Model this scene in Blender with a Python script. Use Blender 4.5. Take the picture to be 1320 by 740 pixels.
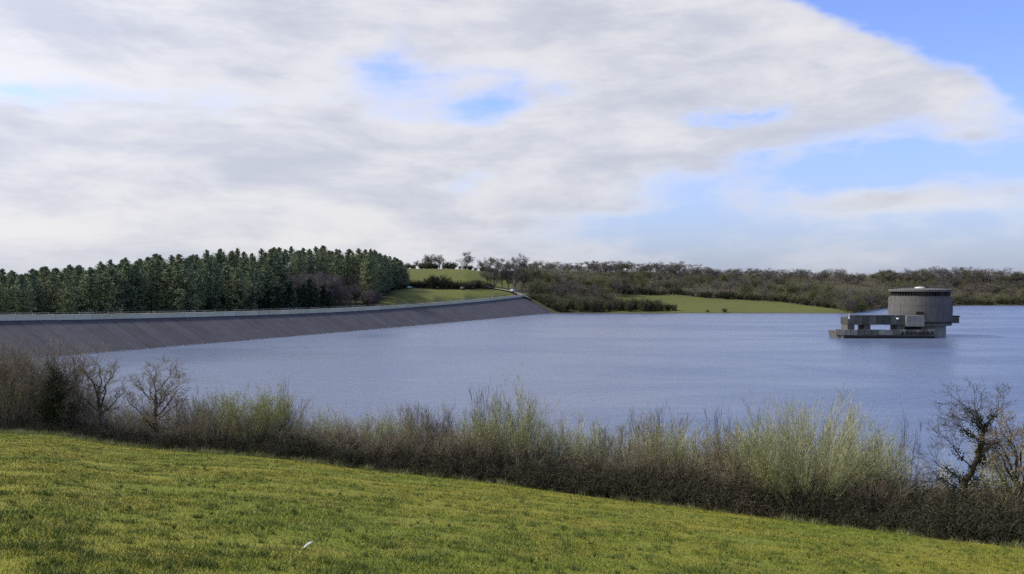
import bpy, math, random
import numpy as np
from math import radians, sin, cos, pi

S = bpy.context.scene
for o in list(bpy.data.objects):
    bpy.data.objects.remove(o)
COL = S.collection

# ------------------------------------------------------------------ camera
F, HZ, EYE = 1040.0, 366.0, 16.0          # focal length in px of a 1320 wide picture, horizon row, eye height over the water
cam_d = bpy.data.cameras.new("camera")
cam_d.sensor_width = 36.0
cam_d.lens = 36.0 * F / 1320.0
cam_d.clip_start = 0.1
cam_d.clip_end = 9000
cam = bpy.data.objects.new("camera", cam_d)
cam.location = (0, 0, EYE)
cam.rotation_euler = (radians(90) - math.atan((370 - HZ) / F), 0, 0)
COL.objects.link(cam)
S.camera = cam

# ------------------------------------------------------------------ light
SUN_AZ, SUN_EL = radians(-82), radians(44)      # azimuth from +Y towards +X
world = bpy.data.worlds.new("World")
S.world = world
world.use_nodes = True
sun_d = bpy.data.lights.new("sun", 'SUN')
sun_d.energy = 2.8
sun_d.angle = radians(6)
sun_d.color = (1.0, 0.95, 0.87)
sun = bpy.data.objects.new("sun", sun_d)
sun.rotation_euler = (radians(90) - SUN_EL, 0, pi - SUN_AZ)
sun.location = (-60, 0, 90)
COL.objects.link(sun)
S.view_settings.view_transform = 'Standard'
S.view_settings.look = 'None'
S.view_settings.exposure = 0.55
S.view_settings.gamma = 1.0
S.view_settings.use_curve_mapping = False
S.render.engine = 'CYCLES'
S.cycles.use_denoising = False
S.cycles.diffuse_bounces = 3
S.cycles.max_bounces = 6
S.cycles.sample_clamp_indirect = 4.0


class NT:
    """tiny helper to write node maths"""
    def __init__(s, tree):
        s.t = tree; s.n = tree.nodes; s.l = tree.links

    def node(s, kind, **kw):
        n = s.n.new(kind)
        for k, v in kw.items():
            setattr(n, k, v)
        return n

    def put(s, sock, v):
        if isinstance(v, bpy.types.NodeSocket):
            s.l.new(v, sock)
        else:
            sock.default_value = v

    def m(s, op, a, b=0.0, c=0.0, clamp=False):
        n = s.node('ShaderNodeMath', operation=op); n.use_clamp = clamp
        s.put(n.inputs[0], a); s.put(n.inputs[1], b); s.put(n.inputs[2], c)
        return n.outputs[0]

    def noise(s, vec, scale, detail=4, rough=0.55, dist=0.0):
        n = s.node('ShaderNodeTexNoise')
        if vec is not None: s.put(n.inputs['Vector'], vec)
        n.inputs['Scale'].default_value = scale; n.inputs['Detail'].default_value = detail
        n.inputs['Roughness'].default_value = rough; n.inputs['Distortion'].default_value = dist
        return n.outputs['Fac']

    def rng(s, v, a, b, lo=0.0, hi=1.0, smooth=True):
        n = s.node('ShaderNodeMapRange'); n.interpolation_type = 'SMOOTHSTEP' if smooth else 'LINEAR'
        s.put(n.inputs[0], v); n.inputs[1].default_value = a; n.inputs[2].default_value = b
        n.inputs[3].default_value = lo; n.inputs[4].default_value = hi
        return n.outputs[0]

    def mix(s, f, a, b, mode='MIX'):
        n = s.node('ShaderNodeMix', data_type='RGBA', blend_type=mode)
        s.put(n.inputs[0], f)
        s.put(n.inputs[6], a if isinstance(a, bpy.types.NodeSocket) else (*a, 1))
        s.put(n.inputs[7], b if isinstance(b, bpy.types.NodeSocket) else (*b, 1))
        return n.outputs[2]

    def comb(s, x, y, z):
        n = s.node('ShaderNodeCombineXYZ')
        s.put(n.inputs[0], x); s.put(n.inputs[1], y); s.put(n.inputs[2], z)
        return n.outputs[0]


# sky: Nishita blue with a layer of broken cloud, laid out by compass direction and height
wt = NT(world.node_tree)
wt.n.clear()
sky = wt.node('ShaderNodeTexSky', sky_type='NISHITA')
sky.sun_disc = False
sky.sun_elevation = SUN_EL
sky.sun_rotation = SUN_AZ
sky.altitude = 120; sky.air_density = 1.0; sky.dust_density = 1.6; sky.ozone_density = 1.6
tc = wt.node('ShaderNodeTexCoord')
sx = wt.node('ShaderNodeSeparateXYZ'); wt.l.new(tc.outputs['Generated'], sx.inputs[0])
dx, dy, dz = sx.outputs
az = wt.m('ARCTAN2', dx, dy)
el = wt.m('ARCSINE', dz)
n1 = wt.noise(wt.comb(wt.m('MULTIPLY', az, 2.2), wt.m('MULTIPLY', el, 5.2), 5.0), 1.3, 9, 0.60, 0.25)
n2 = wt.noise(wt.comb(wt.m('MULTIPLY', az, 3.2), wt.m('MULTIPLY', el, 10.0), 3.7), 1.0, 9, 0.60, 0.35)
n3 = wt.noise(wt.comb(wt.m('MULTIPLY', az, 7.0), wt.m('MULTIPLY', el, 24.0), 9.1), 1.0, 8, 0.62, 0.3)


wa = wt.m('MULTIPLY', wt.m('SUBTRACT', wt.noise(wt.comb(wt.m('MULTIPLY', az, 7.0), wt.m('MULTIPLY', el, 14.0), 1.3), 1.0, 4, .6), .5), .16)
we = wt.m('MULTIPLY', wt.m('SUBTRACT', wt.noise(wt.comb(wt.m('MULTIPLY', az, 7.0), wt.m('MULTIPLY', el, 14.0), 7.9), 1.0, 4, .6), .5), .085)
az_w = wt.m('ADD', az, wa); el_w = wt.m('ADD', el, we)


def blob(px, v, rp, rv, w, tilt=0.0):
    p = (px - 660) / F; q = (HZ - v) / F
    a0 = math.atan(p); e0 = math.atan(q / math.sqrt(1 + p * p))
    da = wt.m('SUBTRACT', az_w, a0); de = wt.m('SUBTRACT', el_w, e0)
    c, s_ = cos(tilt), sin(tilt)
    u = wt.m('ADD', wt.m('MULTIPLY', da, c * F / rp), wt.m('MULTIPLY', de, s_ * F / rp))
    t = wt.m('ADD', wt.m('MULTIPLY', da, -s_ * F / rv), wt.m('MULTIPLY', de, c * F / rv))
    r2 = wt.m('ADD', wt.m('MULTIPLY', u, u), wt.m('MULTIPLY', t, t))
    return wt.m('MULTIPLY', wt.m('EXPONENT', wt.m('MULTIPLY', r2, -1.0)), w)


cov = wt.m('ADD', wt.m('MULTIPLY', wt.m('SUBTRACT', n1, 0.5), 0.9), wt.m('MULTIPLY', wt.m('SUBTRACT', n2, 0.5), 0.9))
cov = wt.m('ADD', cov, wt.m('MULTIPLY', wt.m('SUBTRACT', n3, 0.5), 0.5))
cov = wt.m('ADD', cov, 0.46)
# thinner cloud towards the right (north), a clear wedge over the sloping cloud edge
cov = wt.m('ADD', cov, wt.rng(az, -0.25, 0.5, 0.24, -0.20))
edge = wt.m('SUBTRACT', wt.m('ADD', el, wt.m('MULTIPLY', we, .6)), wt.m('ADD', wt.m('MULTIPLY', az, -0.56), 0.492))
wedge = wt.m('MULTIPLY', wt.rng(edge, -0.005, 0.05), wt.rng(az, 0.05, 0.28))
cov = wt.m('ADD', cov, wt.m('MULTIPLY', wedge, -0.85))
for b in [(900, 40, 330, 85, .5, -.12), (1150, 120, 190, 45, .42, -.32), (860, 180, 200, 42, .34, -.05), (1170, 268, 150, 28, .30, -.1),
          (720, 245, 60, 18, .3, 0), (250, 270, 420, 60, .35, 0), (560, 200, 90, 22, .25, 0),
          (150, 50, 200, 45, .3, 0), (650, 135, 75, 26, -.36, .15), (505, 80, 48, 20, -.34, 0), (950, 146, 75, 15, -.45, 0), (20, 122, 60, 14, -.4, 0),
          (780, 295, 190, 26, -.34, 0), (1270, 200, 150, 34, -.35, 0), (610, 245, 60, 18, -.25, .2), (1040, 215, 110, 18, -.3, 0)]:
    cov = wt.m('ADD', cov, blob(*b))
dens = wt.rng(cov, 0.14, 0.66)
dens = wt.m('MULTIPLY', dens, wt.rng(el, -0.02, 0.05, 0.55, 1.0))
# light and shade inside the cloud
shade = wt.m('ADD', wt.m('MULTIPLY', n2, 0.55), wt.m('MULTIPLY', n3, 0.45))
shade = wt.m('MULTIPLY', wt.rng(shade, 0.38, 0.62), wt.rng(dens, .35, 1.0, .25, 1.0))
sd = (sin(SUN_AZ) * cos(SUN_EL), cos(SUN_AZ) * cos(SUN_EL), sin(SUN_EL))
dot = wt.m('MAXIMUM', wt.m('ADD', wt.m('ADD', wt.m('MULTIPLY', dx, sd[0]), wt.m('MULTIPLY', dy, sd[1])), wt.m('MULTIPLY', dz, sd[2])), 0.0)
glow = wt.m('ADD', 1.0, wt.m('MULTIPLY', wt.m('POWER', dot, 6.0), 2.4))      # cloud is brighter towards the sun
cloud = wt.mix(shade, (4.7, 4.65, 4.7), (3.3, 3.42, 3.9))
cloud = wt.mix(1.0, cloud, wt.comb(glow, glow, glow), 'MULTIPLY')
skyc = wt.mix(1.0, sky.outputs[0], (.92, .98, 1.42), 'MULTIPLY')
# pale band of distant haze low over the horizon
skyc = wt.mix(wt.rng(el, -0.02, 0.22, 0.62, 0.0), skyc, (2.35, 2.75, 3.6))
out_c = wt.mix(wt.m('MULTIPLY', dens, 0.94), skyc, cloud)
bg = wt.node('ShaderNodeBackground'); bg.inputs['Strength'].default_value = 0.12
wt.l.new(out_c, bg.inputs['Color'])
wo = wt.node('ShaderNodeOutputWorld'); wt.l.new(bg.outputs[0], wo.inputs[0])

# ------------------------------------------------------------------ helpers
def tag(o, label=None, cat=None, group=None, kind=None):
    if label: o['label'] = label
    if cat: o['category'] = cat
    if group: o['group'] = group
    if kind: o['kind'] = kind
    return o


def link(name, data, parent=None):
    o = bpy.data.objects.new(name, data); COL.objects.link(o)
    if parent is not None: o.parent = parent
    return o


def empty(name, loc=(0, 0, 0), rz=0.0, sc=(1, 1, 1)):
    o = bpy.data.objects.new(name, None); COL.objects.link(o)
    o.location = loc; o.rotation_euler = (0, 0, rz); o.scale = sc
    o.empty_display_size = 0.3
    return o


def mesh_np(name, V, quads=None, tris=None, mat=None, smooth=False):
    me = bpy.data.meshes.new(name)
    V = np.asarray(V, dtype=np.float32).reshape(-1, 3)
    q = np.zeros((0, 4), np.int32) if quads is None else np.asarray(quads, np.int32).reshape(-1, 4)
    t = np.zeros((0, 3), np.int32) if tris is None else np.asarray(tris, np.int32).reshape(-1, 3)
    me.vertices.add(len(V)); me.vertices.foreach_set('co', V.ravel())
    nl = q.size + t.size
    me.loops.add(nl); me.loops.foreach_set('vertex_index', np.concatenate([q.ravel(), t.ravel()]))
    st = np.concatenate([np.arange(len(q)) * 4, q.size + np.arange(len(t)) * 3]).astype(np.int32)
    me.polygons.add(len(st)); me.polygons.foreach_set('loop_start', st)
    me.polygons.foreach_set('use_smooth', np.full(len(st), bool(smooth)))
    me.update(calc_edges=True); me.validate()
    if mat: me.materials.append(mat)
    return me


class Geo:
    def __init__(s): s.V = []; s.Q = []; s.T = []; s.n = 0

    def add(s, V, Q=None, T=None):
        V = np.asarray(V, float).reshape(-1, 3)
        if Q is not None and len(Q): s.Q.append(np.asarray(Q).reshape(-1, 4) + s.n)
        if T is not None and len(T): s.T.append(np.asarray(T).reshape(-1, 3) + s.n)
        s.V.append(V); s.n += len(V)

    def box(s, c, d, rz=0.0, taper=1.0):
        x, y, z = np.array(d) / 2.0
        v = np.array([(-x, -y, -z), (x, -y, -z), (x, y, -z), (-x, y, -z), (-x * taper, -y * taper, z), (x * taper, -y * taper, z), (x * taper, y * taper, z), (-x * taper, y * taper, z)])
        R = np.array([[cos(rz), -sin(rz), 0], [sin(rz), cos(rz), 0], [0, 0, 1]])
        s.add(v @ R.T + np.array(c), [(0, 3, 2, 1), (4, 5, 6, 7), (0, 1, 5, 4), (1, 2, 6, 5), (2, 3, 7, 6), (3, 0, 4, 7)])

    def lathe(s, prof, n=64, c=(0, 0, 0), a0=0.0, a1=2 * pi):
        full = abs(a1 - a0 - 2 * pi) < 1e-6
        k = n if full else n + 1
        a = a0 + (a1 - a0) * np.arange(k) / n
        V = np.array([[(c[0] + r * cos(t), c[1] + r * sin(t), c[2] + z) for t in a] for r, z in prof]).reshape(-1, 3)
        Q = []
        for i in range(len(prof) - 1):
            for j in range(n):
                j2 = (j + 1) % k
                Q.append((i * k + j, i * k + j2, (i + 1) * k + j2, (i + 1) * k + j))
        s.add(V, Q)

    def tubes(s, P, R, sides=3, rs=None):
        P = np.asarray(P, float); R = np.asarray(R, float)
        if len(P) == 0: return
        rs = rs or np.random.RandomState(1)
        N, K, _ = P.shape
        T = np.gradient(P, axis=1); T /= np.linalg.norm(T, axis=2, keepdims=True) + 1e-9
        ref = rs.normal(size=(N, 1, 3)); ref /= np.linalg.norm(ref, axis=2, keepdims=True)
        A = np.cross(T, np.broadcast_to(ref, T.shape)); A /= np.linalg.norm(A, axis=2, keepdims=True) + 1e-9
        B = np.cross(T, A)
        th = 2 * pi * np.arange(sides) / sides
        ring = P[:, :, None] + R[:, :, None, None] * (np.cos(th)[None, None, :, None] * A[:, :, None] + np.sin(th)[None, None, :, None] * B[:, :, None])
        n, k, j = np.meshgrid(np.arange(N), np.arange(K - 1), np.arange(sides), indexing='ij')
        j2 = (j + 1) % sides
        idx = lambda kk, jj: (n * K + kk) * sides + jj
        s.add(ring.reshape(-1, 3), np.stack([idx(k, j), idx(k, j2), idx(k + 1, j2), idx(k + 1, j)], -1).reshape(-1, 4))

    def cards(s, P, size, rs, flat=0.0, long=1.6):
        """small leaf-shaped triangles at points P"""
        P = np.asarray(P, float); N = len(P)
        if N == 0: return
        a = rs.normal(size=(N, 3)); a[:, 2] *= (1 - flat); a /= np.linalg.norm(a, axis=1, keepdims=True)
        b = rs.normal(size=(N, 3)); b[:, 2] *= (1 - flat); b -= (a * b).sum(1, keepdims=True) * a; b /= np.linalg.norm(b, axis=1, keepdims=True) + 1e-9
        sz = (size * rs.uniform(.6, 1.4, N))[:, None]
        V = np.stack([P - b * sz * .5, P + b * sz * .5, P + a * sz * long], 1)
        s.add(V.reshape(-1, 3), None, np.arange(N * 3).reshape(-1, 3))

    def mesh(s, name, mat, smooth=False):
        V = np.concatenate(s.V); Q = np.concatenate(s.Q) if s.Q else None; T = np.concatenate(s.T) if s.T else None
        return mesh_np(name, V, Q, T, mat, smooth)


def grow(P, R, n, t0, t1, ang, L, K, up, rs, rk=.6, rtip=.3, wig=.05, rmin=0.0):
    """n children on each parent path; returns paths and radii"""
    N, KP, _ = P.shape
    t = rs.uniform(t0, t1, (N, n))
    f = t * (KP - 1); i = np.minimum(f.astype(int), KP - 2); w = (f - i)[..., None]
    ar = np.arange(N)[:, None]
    p0 = P[ar, i] * (1 - w) + P[ar, i + 1] * w
    T = P[ar, i + 1] - P[ar, i]; T = T / (np.linalg.norm(T, axis=2, keepdims=True) + 1e-9)
    r0 = (R[ar, i] * (1 - w[..., 0]) + R[ar, i + 1] * w[..., 0]) * rk
    q = rs.normal(size=(N, n, 3)); q -= (q * T).sum(2, keepdims=True) * T; q /= np.linalg.norm(q, axis=2, keepdims=True) + 1e-9
    a = np.radians(rs.normal(ang[0], ang[1], (N, n)))[..., None]
    D = np.cos(a) * T + np.sin(a) * q
    ll = (rs.uniform(L[0], L[1], (N, n)) * (1.0 - 0.35 * t))[..., None, None]
    sp = np.linspace(0, 1, K)[None, None, :, None]
    path = p0[:, :, None] + D[:, :, None] * sp * ll + np.array([0, 0, up]) * sp ** 2 * ll
    if K > 2: path = path + rs.normal(size=path.shape) * wig * ll * (sp > 0)
    rad = np.maximum(r0[..., None] * np.linspace(1, rtip, K), rmin)
    return path.reshape(-1, K, 3), rad.reshape(-1, K)


# ------------------------------------------------------------------ materials
def mat(name, build, rough=0.85, spec=0.25):
    m = bpy.data.materials.new(name); m.use_nodes = True
    t = NT(m.node_tree); p = t.n['Principled BSDF']
    p.inputs['Roughness'].default_value = rough
    p.inputs['Specular IOR Level'].default_value = spec
    c = build(t, p)
    if c is not None: t.put(p.inputs['Base Color'], c if isinstance(c, bpy.types.NodeSocket) else (*c, 1))
    return m


def pos(t): return t.node('ShaderNodeNewGeometry').outputs['Position']
def rnd(t): return t.node('ShaderNodeObjectInfo').outputs['Random']
def obj_co(t): return t.node('ShaderNodeTexCoord').outputs['Object']


def veg(name, c1, c2, c3=None, scale=0.8, rough=0.9):
    """plant colour: patches of c1/c2 in the plant, a drift to c3 from plant to plant"""
    def b(t, p):
        n = t.noise(obj_co(t), scale, 3)
        c = t.mix(t.rng(n, .35, .65), c1, c2)
        if c3: c = t.mix(t.m('MULTIPLY', rnd(t), .8), c, c3)
        return c
    return mat(name, b, rough, .15)


M = {}
def pasture(t, p):
    P = pos(t)
    big = t.noise(P, .11, 4, .6, .4); mid = t.noise(P, .7, 4, .6); fine = t.noise(P, 5.0, 3, .6)
    c = t.mix(t.rng(big, .38, .62), (.222, .205, .026), (.160, .185, .022))
    c = t.mix(t.rng(mid, .46, .68, 0, .6), c, (.245, .215, .045))
    c = t.mix(t.rng(mid, .44, .26, 0, .7), c, (.095, .13, .014))
    return t.mix(t.rng(fine, .3, .7, 0, .4), c, (.10, .115, .016))
M['pasture'] = mat('pasture', pasture, .9, .1)
M['far_grass'] = mat('far_grass', lambda t, p: t.mix(t.rng(t.noise(pos(t), .035, 5, .6), .35, .65), (0.098, 0.103, 0.024), t.mix(t.rng(t.noise(pos(t), .5, 4), .3, .7), (0.066, 0.084, 0.018), (0.105, 0.103, 0.032))), .9, .1)
M['wood_floor'] = mat('wood_floor', lambda t, p: t.mix(t.noise(pos(t), .2, 4), (.055, .05, .03), (.09, .08, .045)), .95, .1)
M['dry_grass'] = veg('dry_grass', (.30, .29, .14), (.22, .24, .08), (.16, .2, .05))
M['blade'] = mat('blade', pasture, .7, .25)
M['clump'] = mat('clump', lambda t, p: t.mix(t.noise(pos(t), 1.2, 3), (.07, .11, .018), (.11, .145, .026)), .7, .25)

def asphalt(t, p):
    P = pos(t)
    n = t.noise(P, .25, 5, .65); f = t.noise(P, 3.0, 4, .7)
    c = t.mix(t.rng(n, .3, .7), (.040, .038, .046), (.058, .055, .065))
    c = t.mix(t.rng(f, .45, .75, 0, .55), c, (.08, .077, .085))
    return t.mix(1.0, c, t.mix(rnd(t), (.86, .86, .86), (1.1, 1.1, 1.1)), 'MULTIPLY')
M['asphalt'] = mat('asphalt', asphalt, .85, .3)
M['joint'] = mat('joint', lambda t, p: (.03, .029, .033), .9, .2)
M['wall_concrete'] = mat('wall_concrete', lambda t, p: t.mix(rnd(t), t.mix(t.rng(t.noise(pos(t), 1.2, 4), .35, .7), (.60, .53, .33), (.47, .42, .25)), (.66, .59, .40)), .9, .2)
M['track'] = mat('track', lambda t, p: t.mix(t.noise(pos(t), .6, 4), (.20, .19, .15), (.28, .265, .21)), .95, .1)
M['bank'] = mat('bank', lambda t, p: t.mix(t.noise(pos(t), .4, 4), (.085, .10, .03), (.14, .13, .06)), .95, .1)
M['fence_wood'] = mat('fence_wood', lambda t, p: t.mix(rnd(t), (.13, .12, .10), (.34, .33, .30)), .9, .1)
M['tide_stone'] = mat('tide_stone', lambda t, p: t.mix(t.noise(pos(t), 1.0, 4), (.22, .23, .25), (.34, .34, .35)), .8, .3)

def conc(c1, c2, stain, sc=.5):
    def b(t, p):
        P = pos(t)
        n = t.noise(P, sc, 5, .65)
        s_ = t.node('ShaderNodeMapping'); t.l.new(P, s_.inputs[0]); s_.inputs['Scale'].default_value = (1.4, 1.4, .12)
        st = t.noise(s_.outputs[0], 1.0, 5, .7)
        c = t.mix(t.rng(n, .3, .7), c1, c2)
        c = t.mix(t.rng(st, .48, .72, 0, .7), c, stain)
        return t.mix(t.rng(t.noise(P, 4, 3), .55, .8, 0, .5), c, stain)
    return b
M['drum'] = mat('drum', conc((0.127, 0.118, 0.115), (0.102, 0.096, 0.094), (0.068, 0.065, 0.062), .25), .9, .2)
M['shaft'] = mat('shaft', conc((0.272, 0.264, 0.216), (0.216, 0.212, 0.168), (0.152, 0.144, 0.112)), .9, .2)
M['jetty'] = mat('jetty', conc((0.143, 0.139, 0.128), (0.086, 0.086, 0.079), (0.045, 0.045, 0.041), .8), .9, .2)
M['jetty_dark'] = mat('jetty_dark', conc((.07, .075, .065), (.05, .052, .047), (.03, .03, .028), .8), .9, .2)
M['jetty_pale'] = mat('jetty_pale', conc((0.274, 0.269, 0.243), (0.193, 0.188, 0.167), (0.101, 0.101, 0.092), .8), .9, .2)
M['roof_slab'] = mat('roof_slab', conc((0.128, 0.120, 0.112), (0.098, 0.094, 0.086), (0.060, 0.060, 0.053)), .9, .2)
M['dark'] = mat('dark', lambda t, p: (.022, .022, .02), .8, .2)
M['dark_glass'] = mat('dark_glass', lambda t, p: (.012, .013, .015), .15, .5)
M['white'] = mat('white', lambda t, p: (.78, .78, .76), .5, .4)
M['roof_white'] = mat('roof_white', lambda t, p: (.62, .61, .56), .6, .3)
M['brick_brown'] = mat('brick_brown', conc((.16, .14, .125), (.12, .11, .10), (.07, .065, .06), 1.5), .9, .2)
M['feather'] = mat('feather', lambda t, p: t.mix(t.noise(obj_co(t), 30, 3), (.8, .8, .78), (.6, .6, .58)), .7, .2)

# plants
M['bark'] = mat('bark', lambda t, p: t.mix(t.noise(pos(t), 8, 4), (.035, .03, .022), (.085, .075, .058)), .95, .1)
M['bark_grey'] = mat('bark_grey', lambda t, p: t.mix(t.noise(pos(t), 3, 4), (.06, .055, .048), (.12, .11, .095)), .95, .1)
M['pine'] = veg('pine', (0.105, 0.147, 0.087), (0.175, 0.217, 0.119), (0.203, 0.217, 0.105), .25)
M['spruce'] = veg('spruce', (0.018, 0.033, 0.024), (0.030, 0.048, 0.030), (0.036, 0.054, 0.033), .3)
M['far_twig_grey'] = veg('far_twig_grey', (0.114, 0.098, 0.090), (0.144, 0.126, 0.110), (0.102, 0.090, 0.082), .3)
M['far_twig_brown'] = veg('far_twig_brown', (0.102, 0.086, 0.060), (0.132, 0.118, 0.074), (0.102, 0.102, 0.054), .3)
M['far_twig_olive'] = veg('far_twig_olive', (0.102, 0.108, 0.048), (0.138, 0.138, 0.060), (0.084, 0.090, 0.042), .3)
M['far_twig_purple'] = veg('far_twig_purple', (0.126, 0.108, 0.102), (0.156, 0.134, 0.120), (0.108, 0.096, 0.090), .3)
M['thicket'] = mat('thicket', lambda t, p: t.mix(t.rng(t.noise(pos(t), .035, 3), .4, .62), t.mix(t.rng(t.noise(pos(t), .3, 2), .35, .65), (0.109, 0.095, 0.078), (0.138, 0.121, 0.086)), t.mix(t.rng(t.noise(pos(t), .3, 2), .35, .65), (0.092, 0.094, 0.046), (0.132, 0.129, 0.057))), .95, .1)
M['far_ever'] = veg('far_ever', (.022, .032, .017), (.04, .05, .024), (.05, .055, .028), .3)
M['stem'] = veg('stem', (0.122, 0.104, 0.073), (0.512, 0.488, 0.403), (0.305, 0.281, 0.220), 5.0)
M['twig_brown'] = veg('twig_brown', (0.138, 0.109, 0.075), (0.345, 0.287, 0.196), (0.172, 0.138, 0.092), 5.0)
M['twig_olive'] = veg('twig_olive', (0.179, 0.185, 0.096), (0.449, 0.441, 0.256), (0.270, 0.267, 0.141), 5.0)
M['twig_pale'] = veg('twig_pale', (0.317, 0.305, 0.244), (0.671, 0.647, 0.549), (0.464, 0.439, 0.354), 5.0)
M['twig_dark'] = veg('twig_dark', (0.050, 0.042, 0.031), (0.083, 0.070, 0.053), (0.066, 0.057, 0.044), 1.0)
M['bud_olive'] = veg('bud_olive', (0.332, 0.364, 0.125), (0.429, 0.445, 0.180), (0.273, 0.283, 0.136), 1.5)
M['bud_yellow'] = veg('bud_yellow', (.25, .27, .03), (.32, .32, .05), (.2, .23, .03), 1.5)
M['bud_brown'] = veg('bud_brown', (0.234, 0.195, 0.108), (0.312, 0.264, 0.156), (0.195, 0.167, 0.098), 1.5)
M['bramble_leaf'] = veg('bramble_leaf', (0.040, 0.034, 0.018), (0.072, 0.056, 0.033), (0.029, 0.033, 0.014), 1.6)
M['ivy'] = veg('ivy', (.016, .024, .012), (.03, .04, .017), (.025, .032, .015), 2.5)

# water
def water_mat(t, p):
    P = pos(t)
    mp = t.node('ShaderNodeMapping'); t.l.new(P, mp.inputs[0]); mp.inputs['Rotation'].default_value = (0, 0, radians(14)); mp.inputs['Scale'].default_value = (.5, 1.0, 1)
    a = t.noise(mp.outputs[0], .34, 5, .66, .3); b = t.noise(mp.outputs[0], 1.7, 3, .6)
    ml = t.node('ShaderNodeMapping'); t.l.new(P, ml.inputs[0]); ml.inputs['Rotation'].default_value = (0, 0, radians(-8)); ml.inputs['Scale'].default_value = (.35, 1.0, 1)
    lane = t.noise(ml.outputs[0], .030, 5, .62, .8)          # wind lanes
    hgt = t.m('ADD', a, t.m('MULTIPLY', b, .22))
    bp = t.node('ShaderNodeBump'); t.l.new(hgt, bp.inputs['Height'])
    bp.inputs['Distance'].default_value = .42
    t.put(bp.inputs['Strength'], t.rng(lane, .36, .64, .45, 1.0))
    t.l.new(bp.outputs[0], p.inputs['Normal'])
    t.put(p.inputs['Roughness'], t.rng(lane, .36, .64, .25, .38))
    p.inputs['IOR'].default_value = 1.33
    p.inputs['Specular IOR Level'].default_value = .5
    return (.098, .126, .195)
M['water'] = mat('water', water_mat, .38, .5)

# ------------------------------------------------------------------ ground shapes
def P3(px, d, z): return np.array([(px - 660) / F * d, d, z])
def z_of(v, d): return EYE - (v - HZ) * d / F

HB = np.array([(-200, 545), (0, 560), (68, 558), (124, 570), (149, 575), (243, 583), (330, 588), (382, 594), (431, 599), (469, 607), (573, 616), (660, 626), (763, 641), (846, 650), (956, 663), (1015, 671), (1122, 684), (1193, 693), (1320, 707), (1520, 726)], float)
HD = np.array([(-200, 47.5), (0, 46), (330, 44), (660, 40), (990, 35), (1320, 30), (1520, 27.5)], float)
_px = np.linspace(-200, 1520, 87)
_s = (np.interp(_px, HB[:, 0], HB[:, 1]) - HZ) / F - 1.6 / np.interp(_px, HD[:, 0], HD[:, 1])
_k = np.hanning(9); _k /= _k.sum()
_corr = np.convolve(np.pad(_s - (.2112 + .097 * (_px - 660) / F), 4, mode='edge'), _k, 'valid')

def near_z(x, y):
    """the hillside the photographer stands on"""
    x = np.asarray(x, float); y = np.asarray(y, float)
    u = 660 + F * x / np.maximum(y, 4.0)
    c = np.interp(u, _px, _corr) * np.clip((y - 4) / 6, 0, 1) * np.clip((2200 - np.abs(u - 660)) / 1200, 0, 1)
    return 14.4 - .2112 * y - .097 * x - c * y

# near field
def near_field():
    xs = np.concatenate([np.linspace(-150, -45, 36), np.linspace(-44, 40, 169), np.linspace(42, 130, 30)])
    ys = np.concatenate([np.linspace(-40, 4, 12), np.linspace(5, 60, 111), np.linspace(62, 150, 45)])
    X, Y = np.meshgrid(xs, ys, indexing='ij')
    rs = np.random.RandomState(5)
    Z = near_z(X, Y)
    for k in range(14):
        a = rs.uniform(0, 2 * pi); l = rs.uniform(1.6, 6); Z = Z + .003 * np.sin((X * cos(a) + Y * sin(a)) * 2 * pi / l + rs.uniform(0, 6))
    n, m = X.shape
    i, j = np.meshgrid(np.arange(n - 1), np.arange(m - 1), indexing='ij')
    q = np.stack([i * m + j, (i + 1) * m + j, (i + 1) * m + j + 1, i * m + j + 1], -1)
    o = link('field', mesh_np('field', np.stack([X, Y, Z], -1), q, None, M['pasture'], True))
    tag(o, kind='structure')
near_field()

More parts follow.
